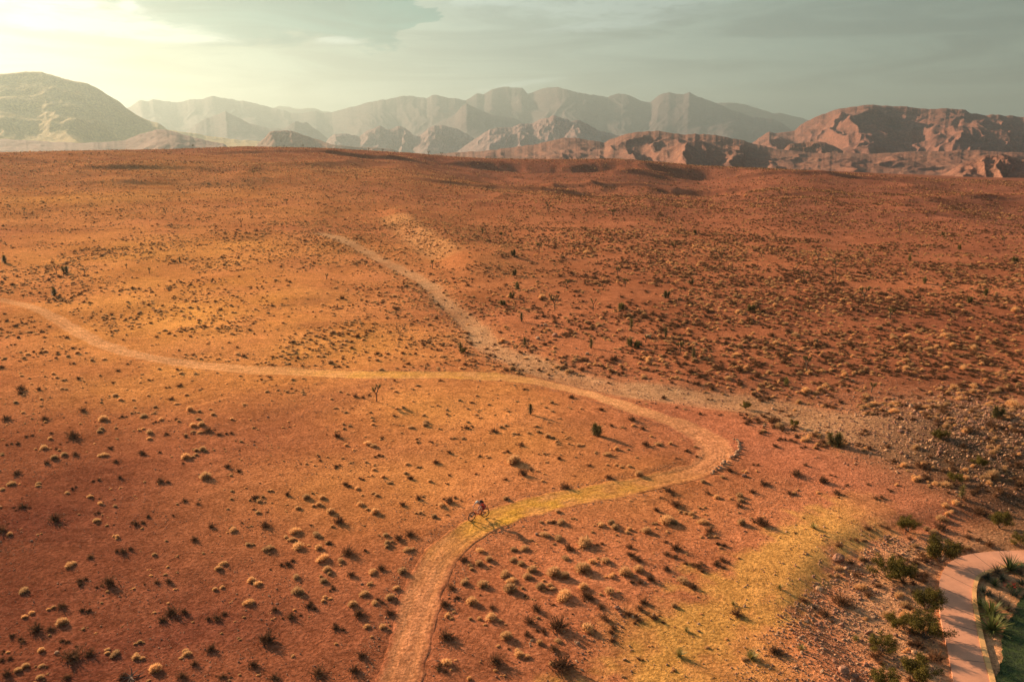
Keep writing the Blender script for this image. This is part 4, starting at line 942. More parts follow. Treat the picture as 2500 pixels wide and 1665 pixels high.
# ------------------------------------------------------------------ labels by the place a plant stands in
def zone(px, py, x, y):
    p = np.array([x, y]); d, s, i = linedist(np.array([x]), np.array([y]), TRAIL, 3)
    if py > 1270 and px < 1180:
        if px < 330: return 'near the bottom left corner of the desert'
        if px < 640: return 'on the bare red slope left of the nearest trail stretch'
        return 'close to the left side of the nearest trail stretch'
    if py > 1270:
        if px < 1250: return 'along the right side of the nearest trail stretch'
        if px < 1560: return 'on the gravelly flat right of the nearest trail stretch'
        if px < 1960: return 'around the yellow strip at the lower right'
        return 'on the stony bank beside the concrete path'
    if px > 2180: return 'on the rocky rise at the right edge'
    if px > 1790: return 'between the hairpin bend and the rocky rise'
    if py > 1185 and px > 1230: return 'below the trail between the cyclist and the hairpin'
    tx, ty = project(TRAIL[:, 0], TRAIL[:, 1], terrain(TRAIL[:, 0], TRAIL[:, 1]))
    k = (tx < 1700) & (ty < 1010) ; top = np.interp(px, np.sort(tx[k]), ty[k][np.argsort(tx[k])])
    if py > top:
        if px < 330: return 'near the left edge below the upper trail'
        if px < 700: return 'on the left slope below the upper trail'
        if px < 1080: return 'in the middle above and left of the cyclist'
        return 'inside the loop of the hairpin bend'
    if px < 700: return 'on the slope just above the left part of the upper trail'
    if px < 1250: return 'just above the middle of the upper trail'
    return 'beside the pale dry wash right of centre'
def size_word(s, kind):
    return ('small ' if s < .6 and kind == 'p' else 'large ' if (s > .95 and kind == 'p') or (s > 1.35 and kind == 'd') else 'tiny ' if s < .45 else 'medium ' if kind == 'p' else 'low ')
counts = {}
def put_shrub(kind, p, s, px, py, spare=None):
    k = random.randrange(8)
    o = proto(kind + str(k), mk_pale(k) if kind == 'p' else mk_dark(k))
    place(o, p, s * (1.2 if kind == 'p' else .92) * random.uniform(.93, 1.07), sink=.02)
    z = zone(px, py, p[0], p[1]); w = size_word(s, kind)
    lab = w + ('pale rounded shrub ' if kind == 'p' else 'dark wiry shrub ') + z
    grp = w + ('pale rounded shrubs ' if kind == 'p' else 'dark wiry shrubs ') + z
    tag(o, lab, 'shrub', grp); counts[kind] = counts.get(kind, 0) + 1
    return o

def dedupe(L, tol=7.):
    out = []
    for t in L:
        if all(abs(t[0] - q[0]) > tol or abs(t[1] - q[1]) > tol * .7 for q in out): out.append(t)
    return out
P_, D_ = dedupe(P_), dedupe(D_)
def resolve(L):
    a = np.array(L); g = ground(a[:, 0], a[:, 1]); ok = np.ones(len(g), bool); d, _, _ = linedist(g[:, 0], g[:, 1], TRAIL, 3); ok &= d > 1.5; d, _, _ = linedist(g[:, 0], g[:, 1], CPC, 1); ok &= d > CPW * .5 + .4
    return a[ok], g[ok]
pa, pg = resolve(P_); da, dg_ = resolve(D_)
print('hand placed', len(pa), len(da))

# random brush over the rest
def scatter(n, rmin, rmax, azmax=.82):
    r = np.sqrt(rng.uniform(rmin ** 2, rmax ** 2, n)); a = rng.uniform(-azmax, azmax, n)
    return r * np.sin(a), r * np.cos(a)
def density(x, y):
    """relative number of shrubs: clumped, thin in the bare red patches, thick along the wash and the right side"""
    r = np.hypot(x, y)
    d = .60 + 1.25 * fbm(x / 9., y / 9., 301, 3) + .5 * fbm(x / 55., y / 55., 311, 3)
    w, _, i = linedist(x, y, WASH, 2); ww = WASHW[np.minimum(i * 2, len(WASHW) - 1)]
    d = d + .45 * np.exp(-((w - ww * 1.9) / (ww * 1.1)) ** 2); d = np.where(w < ww * .85, d * .10, d)
    return np.clip(d, .03, 1.2)
cand = []
for (n, r0, r1) in ((78000, 22, 260), (95000, 260, 520), (70000, 520, 900)):
    x, y = scatter(n, r0, r1); dd = density(x, y) + (.12 if r0 > 200 else 0); keep = rng.random(n) < dd * .95
    x, y = x[keep], y[keep]; ok = free(x, y, 2.1); cand.append((x[ok], y[ok]))
x = np.concatenate([c[0] for c in cand]); y = np.concatenate([c[1] for c in cand]); z = terrain(x, y)
px, py = project(x, y, z)
# where the photograph was read shrub by shrub only small filler grows
hand = ((px < 1500) & (py > 965)) | ((px < 620) & (py > 880)) | ((px > 820) & (px < 1800) & (py > 915 + (px - 1300).clip(0) * .14)) | ((py > 1100) & (px < 2200))
keep = ~hand | (rng.random(len(x)) < .28)
x, y, z, px, py, hand = [a[keep] for a in (x, y, z, px, py, hand)]
r = np.hypot(x, y); u = rng.random(len(x))
sz = rng.lognormal(-.50, .33, len(x)) ; sz = np.where(hand, sz * .52, sz * (.78 + .22 * sst(px, 1100, 1600)))
pd = .30 + .32 * sst(px, 900, 1500) + .22 * fbm(x / 16., y / 16., 331, 2)
isd = rng.random(len(x)) < np.where(hand, .25, pd)
sz = np.where(isd & ~hand, sz * 1.45, sz)
sz = np.clip(sz, .2, 1.9)
inf = (px > -20) & (px < 2520) & (py > 300) & (py < 1690)
stuff = {'p': [], 'd': []}
for kind, A, G in (('p', pa, pg), ('d', da, dg_)):
    hs = A[:, 2]; hd = np.linalg.norm(G - np.array([0, 0, CAMZ]), axis=1)
    sel = isd if kind == 'd' else ~isd
    xs, ys, zs, ss, pxx, pyy, ii = x[sel], y[sel], z[sel], sz[sel], px[sel], py[sel], inf[sel]
    ds = np.sqrt(xs ** 2 + ys ** 2 + (zs - CAMZ) ** 2)
    allsz = np.r_[hs / hd, np.where(ii, ss / ds, 0)]
    order = np.argsort(-allsz)[:300]; chosen = np.zeros(len(allsz), bool); chosen[order] = True
    nh = len(hs)
    for j in range(nh):
        if chosen[j]: put_shrub(kind, G[j], hs[j], A[j, 0], A[j, 1])
        else: stuff[kind].append((G[j][0], G[j][1], G[j][2], hs[j]))
    cj = np.where(chosen[nh:])[0]
    for j in cj: put_shrub(kind, (xs[j], ys[j], zs[j]), ss[j], pxx[j], pyy[j])
    rest = ~chosen[nh:]
    arr = np.stack([xs[rest], ys[rest], zs[rest], ss[rest]], -1)
    stuff[kind] = np.concatenate([np.array(stuff[kind]).reshape(-1, 4), arr])
print('individual', counts, 'stuff', {k: len(v) for k, v in stuff.items()})

def scatter_object(name, pts, scl, protos, label, cat, tilt=.08, zs=(.8, 1.1)):
    """points -> instances of the given objects, as one countless mass"""
    n = len(pts); me = bpy.data.meshes.new(name); me.vertices.add(n); me.vertices.foreach_set('co', np.asarray(pts, np.float32).ravel())
    rot = np.stack([rng.normal(0, tilt, n), rng.normal(0, tilt, n), rng.uniform(0, 6.283, n)], -1)
    a = me.attributes.new('rot', 'FLOAT_VECTOR', 'POINT'); a.data.foreach_set('vector', rot.astype(np.float32).ravel())
    s3 = np.stack([scl, scl * rng.uniform(.8, 1.2, n), scl * rng.uniform(zs[0], zs[1], n)], -1)
    a = me.attributes.new('scl', 'FLOAT_VECTOR', 'POINT'); a.data.foreach_set('vector', s3.astype(np.float32).ravel())
    a = me.attributes.new('pick', 'INT', 'POINT'); a.data.foreach_set('value', rng.integers(0, len(protos), n).astype(np.int32))
    o = bpy.data.objects.new(name, me); COL.objects.link(o); tag(o, label, cat, kind='stuff')
    ng = bpy.data.node_groups.new(name, 'GeometryNodeTree')
    ng.interface.new_socket('Geometry', in_out='INPUT', socket_type='NodeSocketGeometry'); ng.interface.new_socket('Geometry', in_out='OUTPUT', socket_type='NodeSocketGeometry')
    N = ng.nodes; L = ng.links; gi = N.new('NodeGroupInput'); go = N.new('NodeGroupOutput'); ip = N.new('GeometryNodeInstanceOnPoints'); L.new(gi.outputs[0], ip.inputs['Points'])
    jn = N.new('GeometryNodeJoinGeometry')
    for p in protos:
        oi = N.new('GeometryNodeObjectInfo'); oi.inputs['Object'].default_value = p; oi.inputs['As Instance'].default_value = True; oi.transform_space = 'ORIGINAL'
        L.new(oi.outputs['Geometry'], jn.inputs[0])
    L.new(jn.outputs[0], ip.inputs['Instance']); ip.inputs['Pick Instance'].default_value = True
    def attr(nm, ty):
        q = N.new('GeometryNodeInputNamedAttribute'); q.data_type = ty; q.inputs['Name'].default_value = nm; return [s_ for s_ in q.outputs if s_.enabled and s_.name == 'Attribute'][0]
    L.new(attr('pick', 'INT'), ip.inputs['Instance Index'])
    e = N.new('FunctionNodeEulerToRotation'); L.new(attr('rot', 'FLOAT_VECTOR'), e.inputs[0]); L.new(e.outputs[0], ip.inputs['Rotation'])
    L.new(attr('scl', 'FLOAT_VECTOR'), ip.inputs['Scale']); L.new(ip.outputs[0], go.inputs[0])
    md = o.modifiers.new('scatter', 'NODES'); md.node_group = ng
    return o
PP = [used['p%d' % k][0] for k in range(8)]; DP = [used['d%d' % k][0] for k in range(8)]
for kind, protos, nm, lb in (('p', PP, 'pale_scrub', 'countless small pale dry shrubs covering the far desert'), ('d', DP, 'dark_scrub', 'countless dark wiry shrubs dotting the far desert')):
    A = stuff[kind]; far = sst(np.hypot(A[:, 0], A[:, 1]), 250, 700)
    A[:, 2] -= .02; sc = A[:, 3] * (1.02 if kind == 'p' else .85) * (1 + .35 * far)
    scatter_object(nm, A[:, :3], sc, protos, lb, 'scrub')

# ------------------------------------------------------------------ joshua trees and yuccas
def josh(i):
    hs = [(3.0, 2), (2.6, 1), (2.2, 2), (3.3, 2), (1.9, 1)]
    h, nb = hs[i]; t, c = joshua(400 + i, h, nb, fork=.5 if i != 1 else .7); return two('joshua_tree', [('trunk', t, M['trunk']), ('crown', c, M['jleaf'])])
def yuc(i):
    t, c = yucca(500 + i, [1.3, 1.8, 1.0][i], [3, 1, 4][i]); return two('yucca', [('trunk', t, M['trunk']), ('crown', c, M['jleaf'])])
SPECIAL = [  # x, y of the foot, kind, scale, label
    (920, 980, 'j0', .62, 'yellow green forked joshua tree below the upper trail, left of centre'),
    (1295, 1011, 'y1', .95, 'stout dark yucca with a tall leafy spike inside the hairpin loop'),
    (1451, 1062, 'y0', 1.15, 'bushy green yucca with several heads nearest the hairpin bend'),
    (976, 826, 'bare', 1.0, 'bare leafless branched cactus above the middle of the trail'),
    (1124, 856, 'y1', 1.0, 'yucca standing at the left foot of the pale wash bed'),
    (1281, 845, 'y1', 1.05, 'narrow yucca on the right bank of the pale wash'),
    (1541, 802, 'y1', 1.25, 'tall narrow yucca highest of the cluster right of the wash'),
    (1541, 846, 'y0', 1.1, 'yucca clump at the left of the cluster right of the wash'),
    (1553, 848, 'y2', 1.1, 'short yucca clump in the middle of the cluster right of the wash'),
    (1576, 836, 'j4', .7, 'dark leaning joshua tree at the right of the cluster by the wash'),
    (1316, 621, 'j0', .95, 'large forked joshua tree standing alone in the upper middle'),
    (2173, 780, 'j2', .8, 'compact joshua tree on the right slope with a thin bare trunk'),
    (2127, 958, 'j4', .75, 'dark leaning joshua tree above the end of the wash'),
    (1917, 940, 'y0', .9, 'low green yucca beside the lower wash'),
    (2045, 1090, 'y0', 1.35, 'green yucca with a long shadow on the grey flat right of the hairpin'),
    (2347, 1216, 'y1', .9, 'dry yucca stump on the rocky rise at the right edge'),
    (1384, 705, 'j2', .75, 'dark joshua tree clump right of the wash, upper middle'),
    (1508, 672, 'j2', .7, 'dark joshua tree clump further right of the wash'),
    (1996, 640, 'j1', .7, 'dark upright joshua tree on the right plain'),
    (2407, 722, 'y0', 1.3, 'bushy yucca near the right edge of the plain'),
    (13, 642, 'y0', 1.6, 'dark round yucca clump at the left edge'),
    (1496, 530, 'j2', 1.1, 'dark joshua tree on the far slope right of centre'),
    (1338, 518, 'j1', 1.25, 'dark upright joshua tree on the far slope in the centre'),
    (2430, 1020, 'y0', 1.1, 'green yucca on top of the rocky rise at the right edge'),
    (320, 1655, 'stump', 1.0, 'dead sprawling yucca stump at the bottom left'),
]
OTHERS = [(1254, 625), (1257, 672), (1247, 728), (1265, 706), (1230, 745), (1354, 757), (1448, 760), (1515, 755), (1273, 785), (1443, 850), (1660, 865), (1693, 875), (1646, 613), (1526, 702), (1689, 695), (1625, 728), (1625, 824),
    (2040, 665), (1962, 686), (2344, 610), (2219, 637), (2256, 692), (2369, 740), (2109, 735), (1968, 910), (2451, 598), (1341, 515), (1253, 510), (1178, 572), (1222, 574), (1292, 574), (1056, 657), (797, 682), (1518, 489), (1645, 613), (1911, 507), (1990, 504),
    (2282, 524), (2431, 548), (2195, 566), (1696, 571), (1858, 632), (309, 656), (163, 666), (365, 668), (139, 672), (131, 722), (439, 641), (507, 361), (472, 363), (693, 363), (740, 364), (900, 372), (934, 373), (1046, 380), (1078, 383), (1115, 386),
    (1799, 414), (1831, 416), (1876, 419), (1897, 420), (1945, 424), (2128, 434), (2234, 443), (1580, 397), (1330, 392), (1370, 393), (1450, 393), (1250, 392), (250, 455), (620, 430), (870, 440), (1100, 450), (1400, 470), (1750, 480), (2050, 470), (2350, 490), (60, 520), (700, 500), (405, 525), (590, 555), (1610, 540), (1760, 640), (1830, 760), (2480, 640), (2300, 575), (1730, 410)]
a = np.array([(s[0], s[1]) for s in SPECIAL], float); G = ground(a[:, 0], a[:, 1])
def mk_bare():
    t, c = joshua(431, 2.6, 3, True, .45, .38); return two('branched_cactus', [('trunk', t, M['trunk']), ('crown', c, M['pale'])])
def mk_stump():
    mb = MB(); r_ = random.Random(5)
    for k in range(11):
        an = r_.uniform(0, 6.28); d = Vector((math.cos(an), math.sin(an), r_.uniform(.1, .5))); p = Vector((0, 0, .05)); pts = [p]
        for j in range(4): p = p + d * .17; d = (d + Vector((r_.uniform(-.3, .3), r_.uniform(-.3, .3), r_.uniform(-.3, .15)))).normalized(); pts.append(p)
        mb.tube(pts, [.045, .04, .03, .02, .01], 5)
    return single('dead_stump', mb, princ('dry_bark', (.14, .075, .045), .95, .3, 9))
for (X, Y, k, s, lab), p in zip(SPECIAL, G):
    if k[0] == 'j': o = proto(k, josh(int(k[1]))); cat = 'joshua tree'
    elif k[0] == 'y': o = proto(k, yuc(int(k[1]))); cat = 'yucca'
    elif k == 'bare': o = proto('bare', mk_bare()); cat = 'cactus'
    else: o = proto('stump', mk_stump()); cat = 'stump'
    place(o, p, s, sz=s / s); o.scale = (s, s, s); tag(o, lab, cat)
a = np.array(OTHERS, float); G = ground(a[:, 0], a[:, 1])
for (X, Y), p in zip(OTHERS, G):
    k = random.randrange(5); far = math.hypot(p[0], p[1])
    if Y > 560 and random.random() < .5: o = proto('y%d' % (k % 3), yuc(k % 3)); s = random.uniform(1.0, 1.5); kind = 'yucca'
    else: o = proto('j%d' % k, josh(k)); s = random.uniform(.65, .95) if Y > 450 else random.uniform(.8, 1.25); kind = 'joshua tree'
    o.location = p; o.rotation_euler = (0, 0, random.uniform(0, 6.28)); o.scale = (s, s, s)
    if Y < 470: zt = 'standing on the far crest' + (' at the left' if X < 600 else ' at the right' if X > 1500 else ' in the middle')
    elif X < 800: zt = 'on the left slope above the upper trail'
    elif X < 1600: zt = 'on the slope right of the pale wash'
    else: zt = 'on the brushy plain at the right'
    tag(o, 'distant dark %s %s' % (kind, zt), kind, 'distant %ss %s' % (kind, zt))

# ------------------------------------------------------------------ green bushes by the concrete path
BUSH = [(2298, 1374, 1.20, 'big round olive green bush left of the concrete path, casting a shadow across its bend'),
    (2166, 1411, 1.05, 'left half of a pair of olive green bushes on the stony bank'),
    (2202, 1420, .92, 'right half of a pair of olive green bushes on the stony bank'),
    (2263, 1493, 1.0, 'olive green bush against the left edge of the concrete path'),
    (2258, 1560, 1.05, 'wide olive green bush below the one touching the path edge'),
    (2190, 1535, .60, 'small bright green bush left of the wide olive bush'),
    (2241, 1668, .95, 'olive green bush at the bottom edge beside the path'),
    (2152, 1590, .70, 'brownish green bush behind the dry leaning yucca'),
    (2216, 1298, .75, 'thin olive bush above the pair on the stony bank'),
    (2440, 1290, .85, 'thin olive bush on the rocky rise near the right edge'),
    (2496, 1335, .70, 'dark green bush above the path at the right edge'),
    (2330, 1180, .60, 'yellowish green bush on the rocky rise'), (2390, 1140, .6, 'small olive bush high on the rocky rise'),
    (2165, 1690, .8, 'low green bush cut by the bottom edge'),
    (1820, 998, .55, 'low yellow green bush on the flat above the hairpin'), (1938, 1042, .5, 'small yellow green bush between dark shrubs above the hairpin'),
    (1131, 892 - 30, .5, 'low bright green bush at the left edge of the wash'), (2300, 1075, .7, 'brown green bush at the foot of the rocky rise'), (2285, 1070, .5, 'small rusty green bush at the foot of the rocky rise')]
a = np.array([(b[0], b[1]) for b in BUSH], float); G = ground(a[:, 0], a[:, 1])
for j, ((X, Y, s, lab), p) in enumerate(zip(BUSH, G)):
    k = j % 3
    def mk(k=k):
        st, lf = creosote(600 + k); return two('green_bush', [('stems', st, M['stem']), ('foliage', lf, M['olive'])])
    o = proto('c%d' % k, mk()); o.location = p; o.rotation_euler = (0, 0, random.uniform(0, 6.28)); o.scale = (s * 1.12, s * 1.12, s * 1.25); tag(o, lab, 'bush')

# ------------------------------------------------------------------ bed plants
M['ag_g'] = princ('agave_green', (.075, .090, .024), .6, .3, 5, spec=.3, back=.15); M['ag_b'] = princ('bed_grass_brown', (.13, .085, .045), .8, .3, 5, back=.2)
M['ag_y'] = princ('yucca_bright', (.15, .155, .035), .6, .3, 5, spec=.3, back=.2); M['redf'] = princ('red_petal', (.60, .045, .03), .7, .2, 8, back=.3)
BEDP = [(2465, 1393, 'spiky', .95, 'tall spiky green agave at the top of the planting bed'), (2434, 1400, 'brown', .7, 'brownish grass tuft left of the tall spiky agave'),
    (2446, 1418, 'dark', .62, 'dark grass tuft below the brown tuft in the planting bed'), (2409, 1414, 'dark', .62, 'dark grass tuft nearest the end of the kerb'), (2428, 1430, 'green', .6, 'blue green tuft in the upper middle of the planting bed'),
    (2398, 1446, 'dark', .62, 'dark tuft close to the kerb, second from its end'), (2415, 1456, 'dark', .55, 'small dark tuft in the middle of the planting bed'), (2392, 1480, 'green', .68, 'green tuft leaning over the kerb'),
    (2440, 1475, 'brown', .75, 'wide brown grass tuft in the middle of the planting bed'), (2461, 1492, 'brown', .7, 'brown grass tuft at the lawn edge'), (2418, 1503, 'bright', .95, 'bright green yucca, upper one of two in the planting bed'),
    (2422, 1540, 'bright', 1.0, 'bright yellow green yucca, lower one of two in the planting bed'), (2489, 1386, 'green', .55, 'green tuft at the upper right of the planting bed'), (2490, 1404, 'brown', .6, 'brown tuft right of the tall spiky agave'),
    (2494, 1428, 'dark', .6, 'dark tuft at the right edge above the red flowers'), (2452, 1520, 'dark', .5, 'small dark tuft right of the bright yuccas'), (2476, 1455, 'dark', .6, 'dark tuft below the red flowering plant')]
def mkbed(k):
    if k == 'spiky': return single('agave', agave(1, 90, .62, .045, .15), M['ag_g'])
    if k == 'brown': return single('grass_tuft', agave(2, 170, .55, .022, .7), M['ag_b'])
    if k == 'dark': return single('grass_tuft', agave(3, 170, .50, .022, .5), princ('bed_grass_dark', (.055, .060, .030), .8, .3, 5, back=.2))
    if k == 'green': return single('grass_tuft', agave(4, 120, .50, .03, .3), M['ag_g'])
    return single('bright_yucca', agave(5, 120, .62, .045, .25), M['ag_y'])
bs = np.array([(b[0], b[1]) for b in BEDP], float); G = ground(bs[:, 0], bs[:, 1])
for (X, Y, k, s, lab), p in zip(BEDP, G):
    o = proto('b' + k, mkbed(k)); o.location = (p[0], p[1], p[2] + .01); o.rotation_euler = (0, 0, random.uniform(0, 6)); o.scale = (s * 2.0, s * 2.0, s * 1.9); tag(o, lab, 'agave' if k in ('spiky',) else 'yucca' if k == 'bright' else 'grass tuft')
p = ground([2472], [1442])[0]; r0 = empty('flowering_plant', p); tag(r0, 'low green plant covered with red flowers in the planting bed', 'plant')
st, lf = creosote(640); o = lf.build('foliage', M['ag_g'], r0); o.scale = (.6, .6, .4)
fl = MB(); r_ = random.Random(9)
for i in range(55):
    an = r_.uniform(0, 6.28); q = r_.uniform(0, .6); c = Vector((math.cos(an) * q, math.sin(an) * q, .42 - .3 * q * q + r_.uniform(-.03, .08)))
    for k in range(5): fl.blade(c, (math.cos(k * 1.256), math.sin(k * 1.256), .5), .05, .045, .3, 1)
fl.build('flowers', M['redf'], r0)
# spiky yellow grasses in the yellow strip
YG = [(1658, 1602, .95, 'yellow spiky yucca left of the pair in the yellow strip at the bottom'), (1833, 1608, 1.05, 'yellow spiky yucca right of the pair in the yellow strip at the bottom'), (1957, 1586, .6, 'faint yellow spiky tuft right of the two bottom yuccas'),
      (1903, 1436, .6, 'yellow spiky tuft at the top edge of the ledge'), (1675, 1540, .55, 'small yellow spiky tuft above the left bottom yucca'), (1790, 1476, .5, 'small yellow green tuft in the middle of the yellow strip'),
      (2130, 1572, .8, 'dry straw yucca leaning beside the brownish bush'), (2090, 1562, .6, 'small dry yucca left of the straw one'), (1985, 1290, .8, 'pale spiky tuft at the upper end of the yellow strip')]
G = ground([q[0] for q in YG], [q[1] for q in YG])
for (X, Y, s, lab), p in zip(YG, G):
    o = proto('yg', single('spiky_yucca', agave(7, 110, .60, .04, .2), princ('yucca_straw', (.34, .26, .07), .7, .4, 5, back=.25))); o.location = p; o.rotation_euler = (0, 0, random.uniform(0, 6)); o.scale = (s, s, s); tag(o, lab, 'yucca')

# ------------------------------------------------------------------ stones
protos_r = {}
def stone(k, mat='rock'):
    sh = [(1, .8, .6), (1.2, .7, .5), (.9, .9, .7)][k % 3]
    return single('stone', boulder(700 + k, sh, 2), M[mat], False)
edge = smoothline(ground(*np.array([(1795, 1073), (1803, 1083), (1805, 1098), (1797, 1110), (1785, 1121), (1776, 1128), (1768, 1132), (1758, 1142), (1744, 1153), (1734, 1158)]).T), .34, 1)
for i, q in enumerate(edge):
    if 15 < i < 18: continue
    for m in range(2 if i % 2 else 1):
        k = random.randrange(4); o = proto('s%d' % k, stone(k)); s = random.uniform(.26, .46)
        xx, yy = q[0] + random.uniform(-.12, .12), q[1] + random.uniform(-.16, .16)
        o.location = (xx, yy, terr(xx, yy) + s * .12 + .10 * m); o.rotation_euler = (random.uniform(-.4, .4), random.uniform(-.4, .4), random.uniform(0, 6)); o.scale = (s, s, s)
        tag(o, 'pale tan stone in the row edging the outside of the hairpin bend', 'stone', 'stones lined up along the hairpin bend')
ROCKS = [(1582, 875 - 50, 1.1, 'pale pointed boulder right of the wash'), (1313, 828, .9, 'bright tan boulder right of the wash'), (1355, 822, 1.0, 'reddish boulder beside the bright tan one'), (1331, 795, .8, 'flat tan rock above the two boulders by the wash'), (1433, 865, .6, 'small bright rock below the two boulders'),
    (2048, 1368, .9, 'red boulder on the lower right bank'), (2295, 1468 - 10, .01, ''), (1310, 1305, .35, 'white stone right of the cyclist shadow'), (1866, 1041, .45, 'pale rock on the flat above the hairpin'), (2232, 1596, .45, 'bright tan rock patch left of the path'), (138, 1594, .3, 'small white stone at the bottom left'),
    (1817, 1163, .5, 'brown rock right of the row of stones'), (2225, 845 + 150, .6, 'pale rock at the end of the wash'), (2060, 1640, .7, 'red rock at the bottom right')]
ROCKS = [q for q in ROCKS if q[3]]
G = ground([q[0] for q in ROCKS], [q[1] for q in ROCKS])
for j, ((X, Y, s, lab), p) in enumerate(zip(ROCKS, G)):
    k = j % 3; red = 'red' in lab or 'brown' in lab
    o = proto('r%d%d' % (k, red), single('boulder', boulder(720 + k, [(1, .8, .6), (1.2, .7, .6), (.9, .9, .8)][k], 3), M['rockred' if red else 'rock'])); o.location = (p[0], p[1], p[2] + s * .15); o.rotation_euler = (0, 0, random.uniform(0, 6)); o.scale = (s, s, s); tag(o, lab, 'boulder')
# loose rubble: countless
def rub(n, fn, smin, smax):
    x, y = fn(n); return x, y
def around_line(line, n, sd, off=0.):
    i = rng.integers(0, len(line), n); t = np.gradient(line, axis=0); t /= np.hypot(*t.T)[:, None]; q = rng.normal(off, sd, n); e = rng.uniform(-1, 1, n) * max(.6, sd * .5)
    return line[i, 0] - t[i, 1] * q + t[i, 0] * e, line[i, 1] + t[i, 0] * q + t[i, 1] * e
XX, YY, SS = [], [], []
def add_r(x, y, s, dt=1.6):
    ok = free(x, y, dt); dY, _, _ = linedist(x, y, YB, 2); ok &= (dY > 3.2) | (rng.random(len(x)) < .12); XX.append(x[ok]); YY.append(y[ok]); SS.append(s[ok])
near = TRAIL[np.hypot(TRAIL[:, 0], TRAIL[:, 1]) < 110]
for sgn in (1, -1):
    x, y = around_line(near, 4200, .28, sgn * 1.95); add_r(x, y, rng.lognormal(-2.75, .4, len(x)), 1.55)
x, y = around_line(SCARP, 3800, 2.2, .8); add_r(x, y, rng.lognormal(-2.3, .5, len(x)))
x, y = around_line(SCARP, 5000, 6.0, 4.); add_r(x, y, rng.lognormal(-2.6, .45, len(x)))
for (mx, my, _), q in zip(MOUND, (6, 8, 9)): x, y = rng.normal(mx, q, 4200), rng.normal(my, q, 4200); add_r(x, y, rng.lognormal(-2.15, .5, len(x)))
x, y = rng.normal(PC[0], 4, 2000), rng.normal(PC[1], 3, 2000); add_r(x, y, rng.lognormal(-2.55, .5, len(x)))
x, y = around_line(WASH[len(WASH) // 2:], 3500, 4.5); add_r(x, y, rng.lognormal(-2.3, .5, len(x)))
x, y = scatter(110000, 26, 125); k = rng.random(len(x)) < np.clip(.35 + 1.3 * fbm(x / 5., y / 5., 401, 3), .06, 1); add_r(x[k], y[k], rng.lognormal(-2.8, .38, k.sum()))
x, y = around_line(BANK, 500, 3.); add_r(x, y, rng.lognormal(-1.6, .4, len(x)))
x = np.concatenate(XX); y = np.concatenate(YY); s = np.clip(np.concatenate(SS), .03, .6); z = terrain(x, y) + s * .1
SP4 = [used['s%d' % k][0] for k in range(4)]
RB = [used[k][0] for k in used if k[0] == 'r' and k[1:].isdigit() and k.endswith('1')]
h = rng.random(len(x)) < .5
A = np.stack([x, y, z], -1)
scatter_object('tan_rubble', A[h], s[h], SP4, 'loose tan rubble strewn over the banks and trail edges', 'rubble', .5, (.6, 1.1))
scatter_object('red_rubble', A[~h], s[~h], RB, 'loose red brown rubble strewn over the desert soil', 'rubble', .5, (.6, 1.1))

# ------------------------------------------------------------------ thin stakes
STK = [(1928, 992, 1.1, 'thin metal stake standing left of its twin on the flat above the hairpin'), (1954, 1010, 1.1, 'thin metal stake standing right of its twin on the flat above the hairpin'), (2000, 1066, 1.2, 'thin leaning stake on the grey flat nearest the rocky rise')]
G = ground([q[0] for q in STK], [q[1] for q in STK])
for (X, Y, hh, lab), p in zip(STK, G):
    def mkst():
        mb = MB(); mb.tube([(0, 0, -.2), (0.02, 0, .6), (.02, .01, hh)], [.022, .02, .018], 6); mb.tube([(-.03, 0, hh * .8), (.07, 0, hh * .82)], .012, 5); return mb
    o = proto('stake', single('metal_stake', mkst(), princ('rusty_steel', (.16, .085, .05), .7, .3, 20))); o.location = p; o.rotation_euler = (random.uniform(-.1, .1), random.uniform(-.1, .1), random.uniform(0, 6)); tag(o, lab, 'stake')

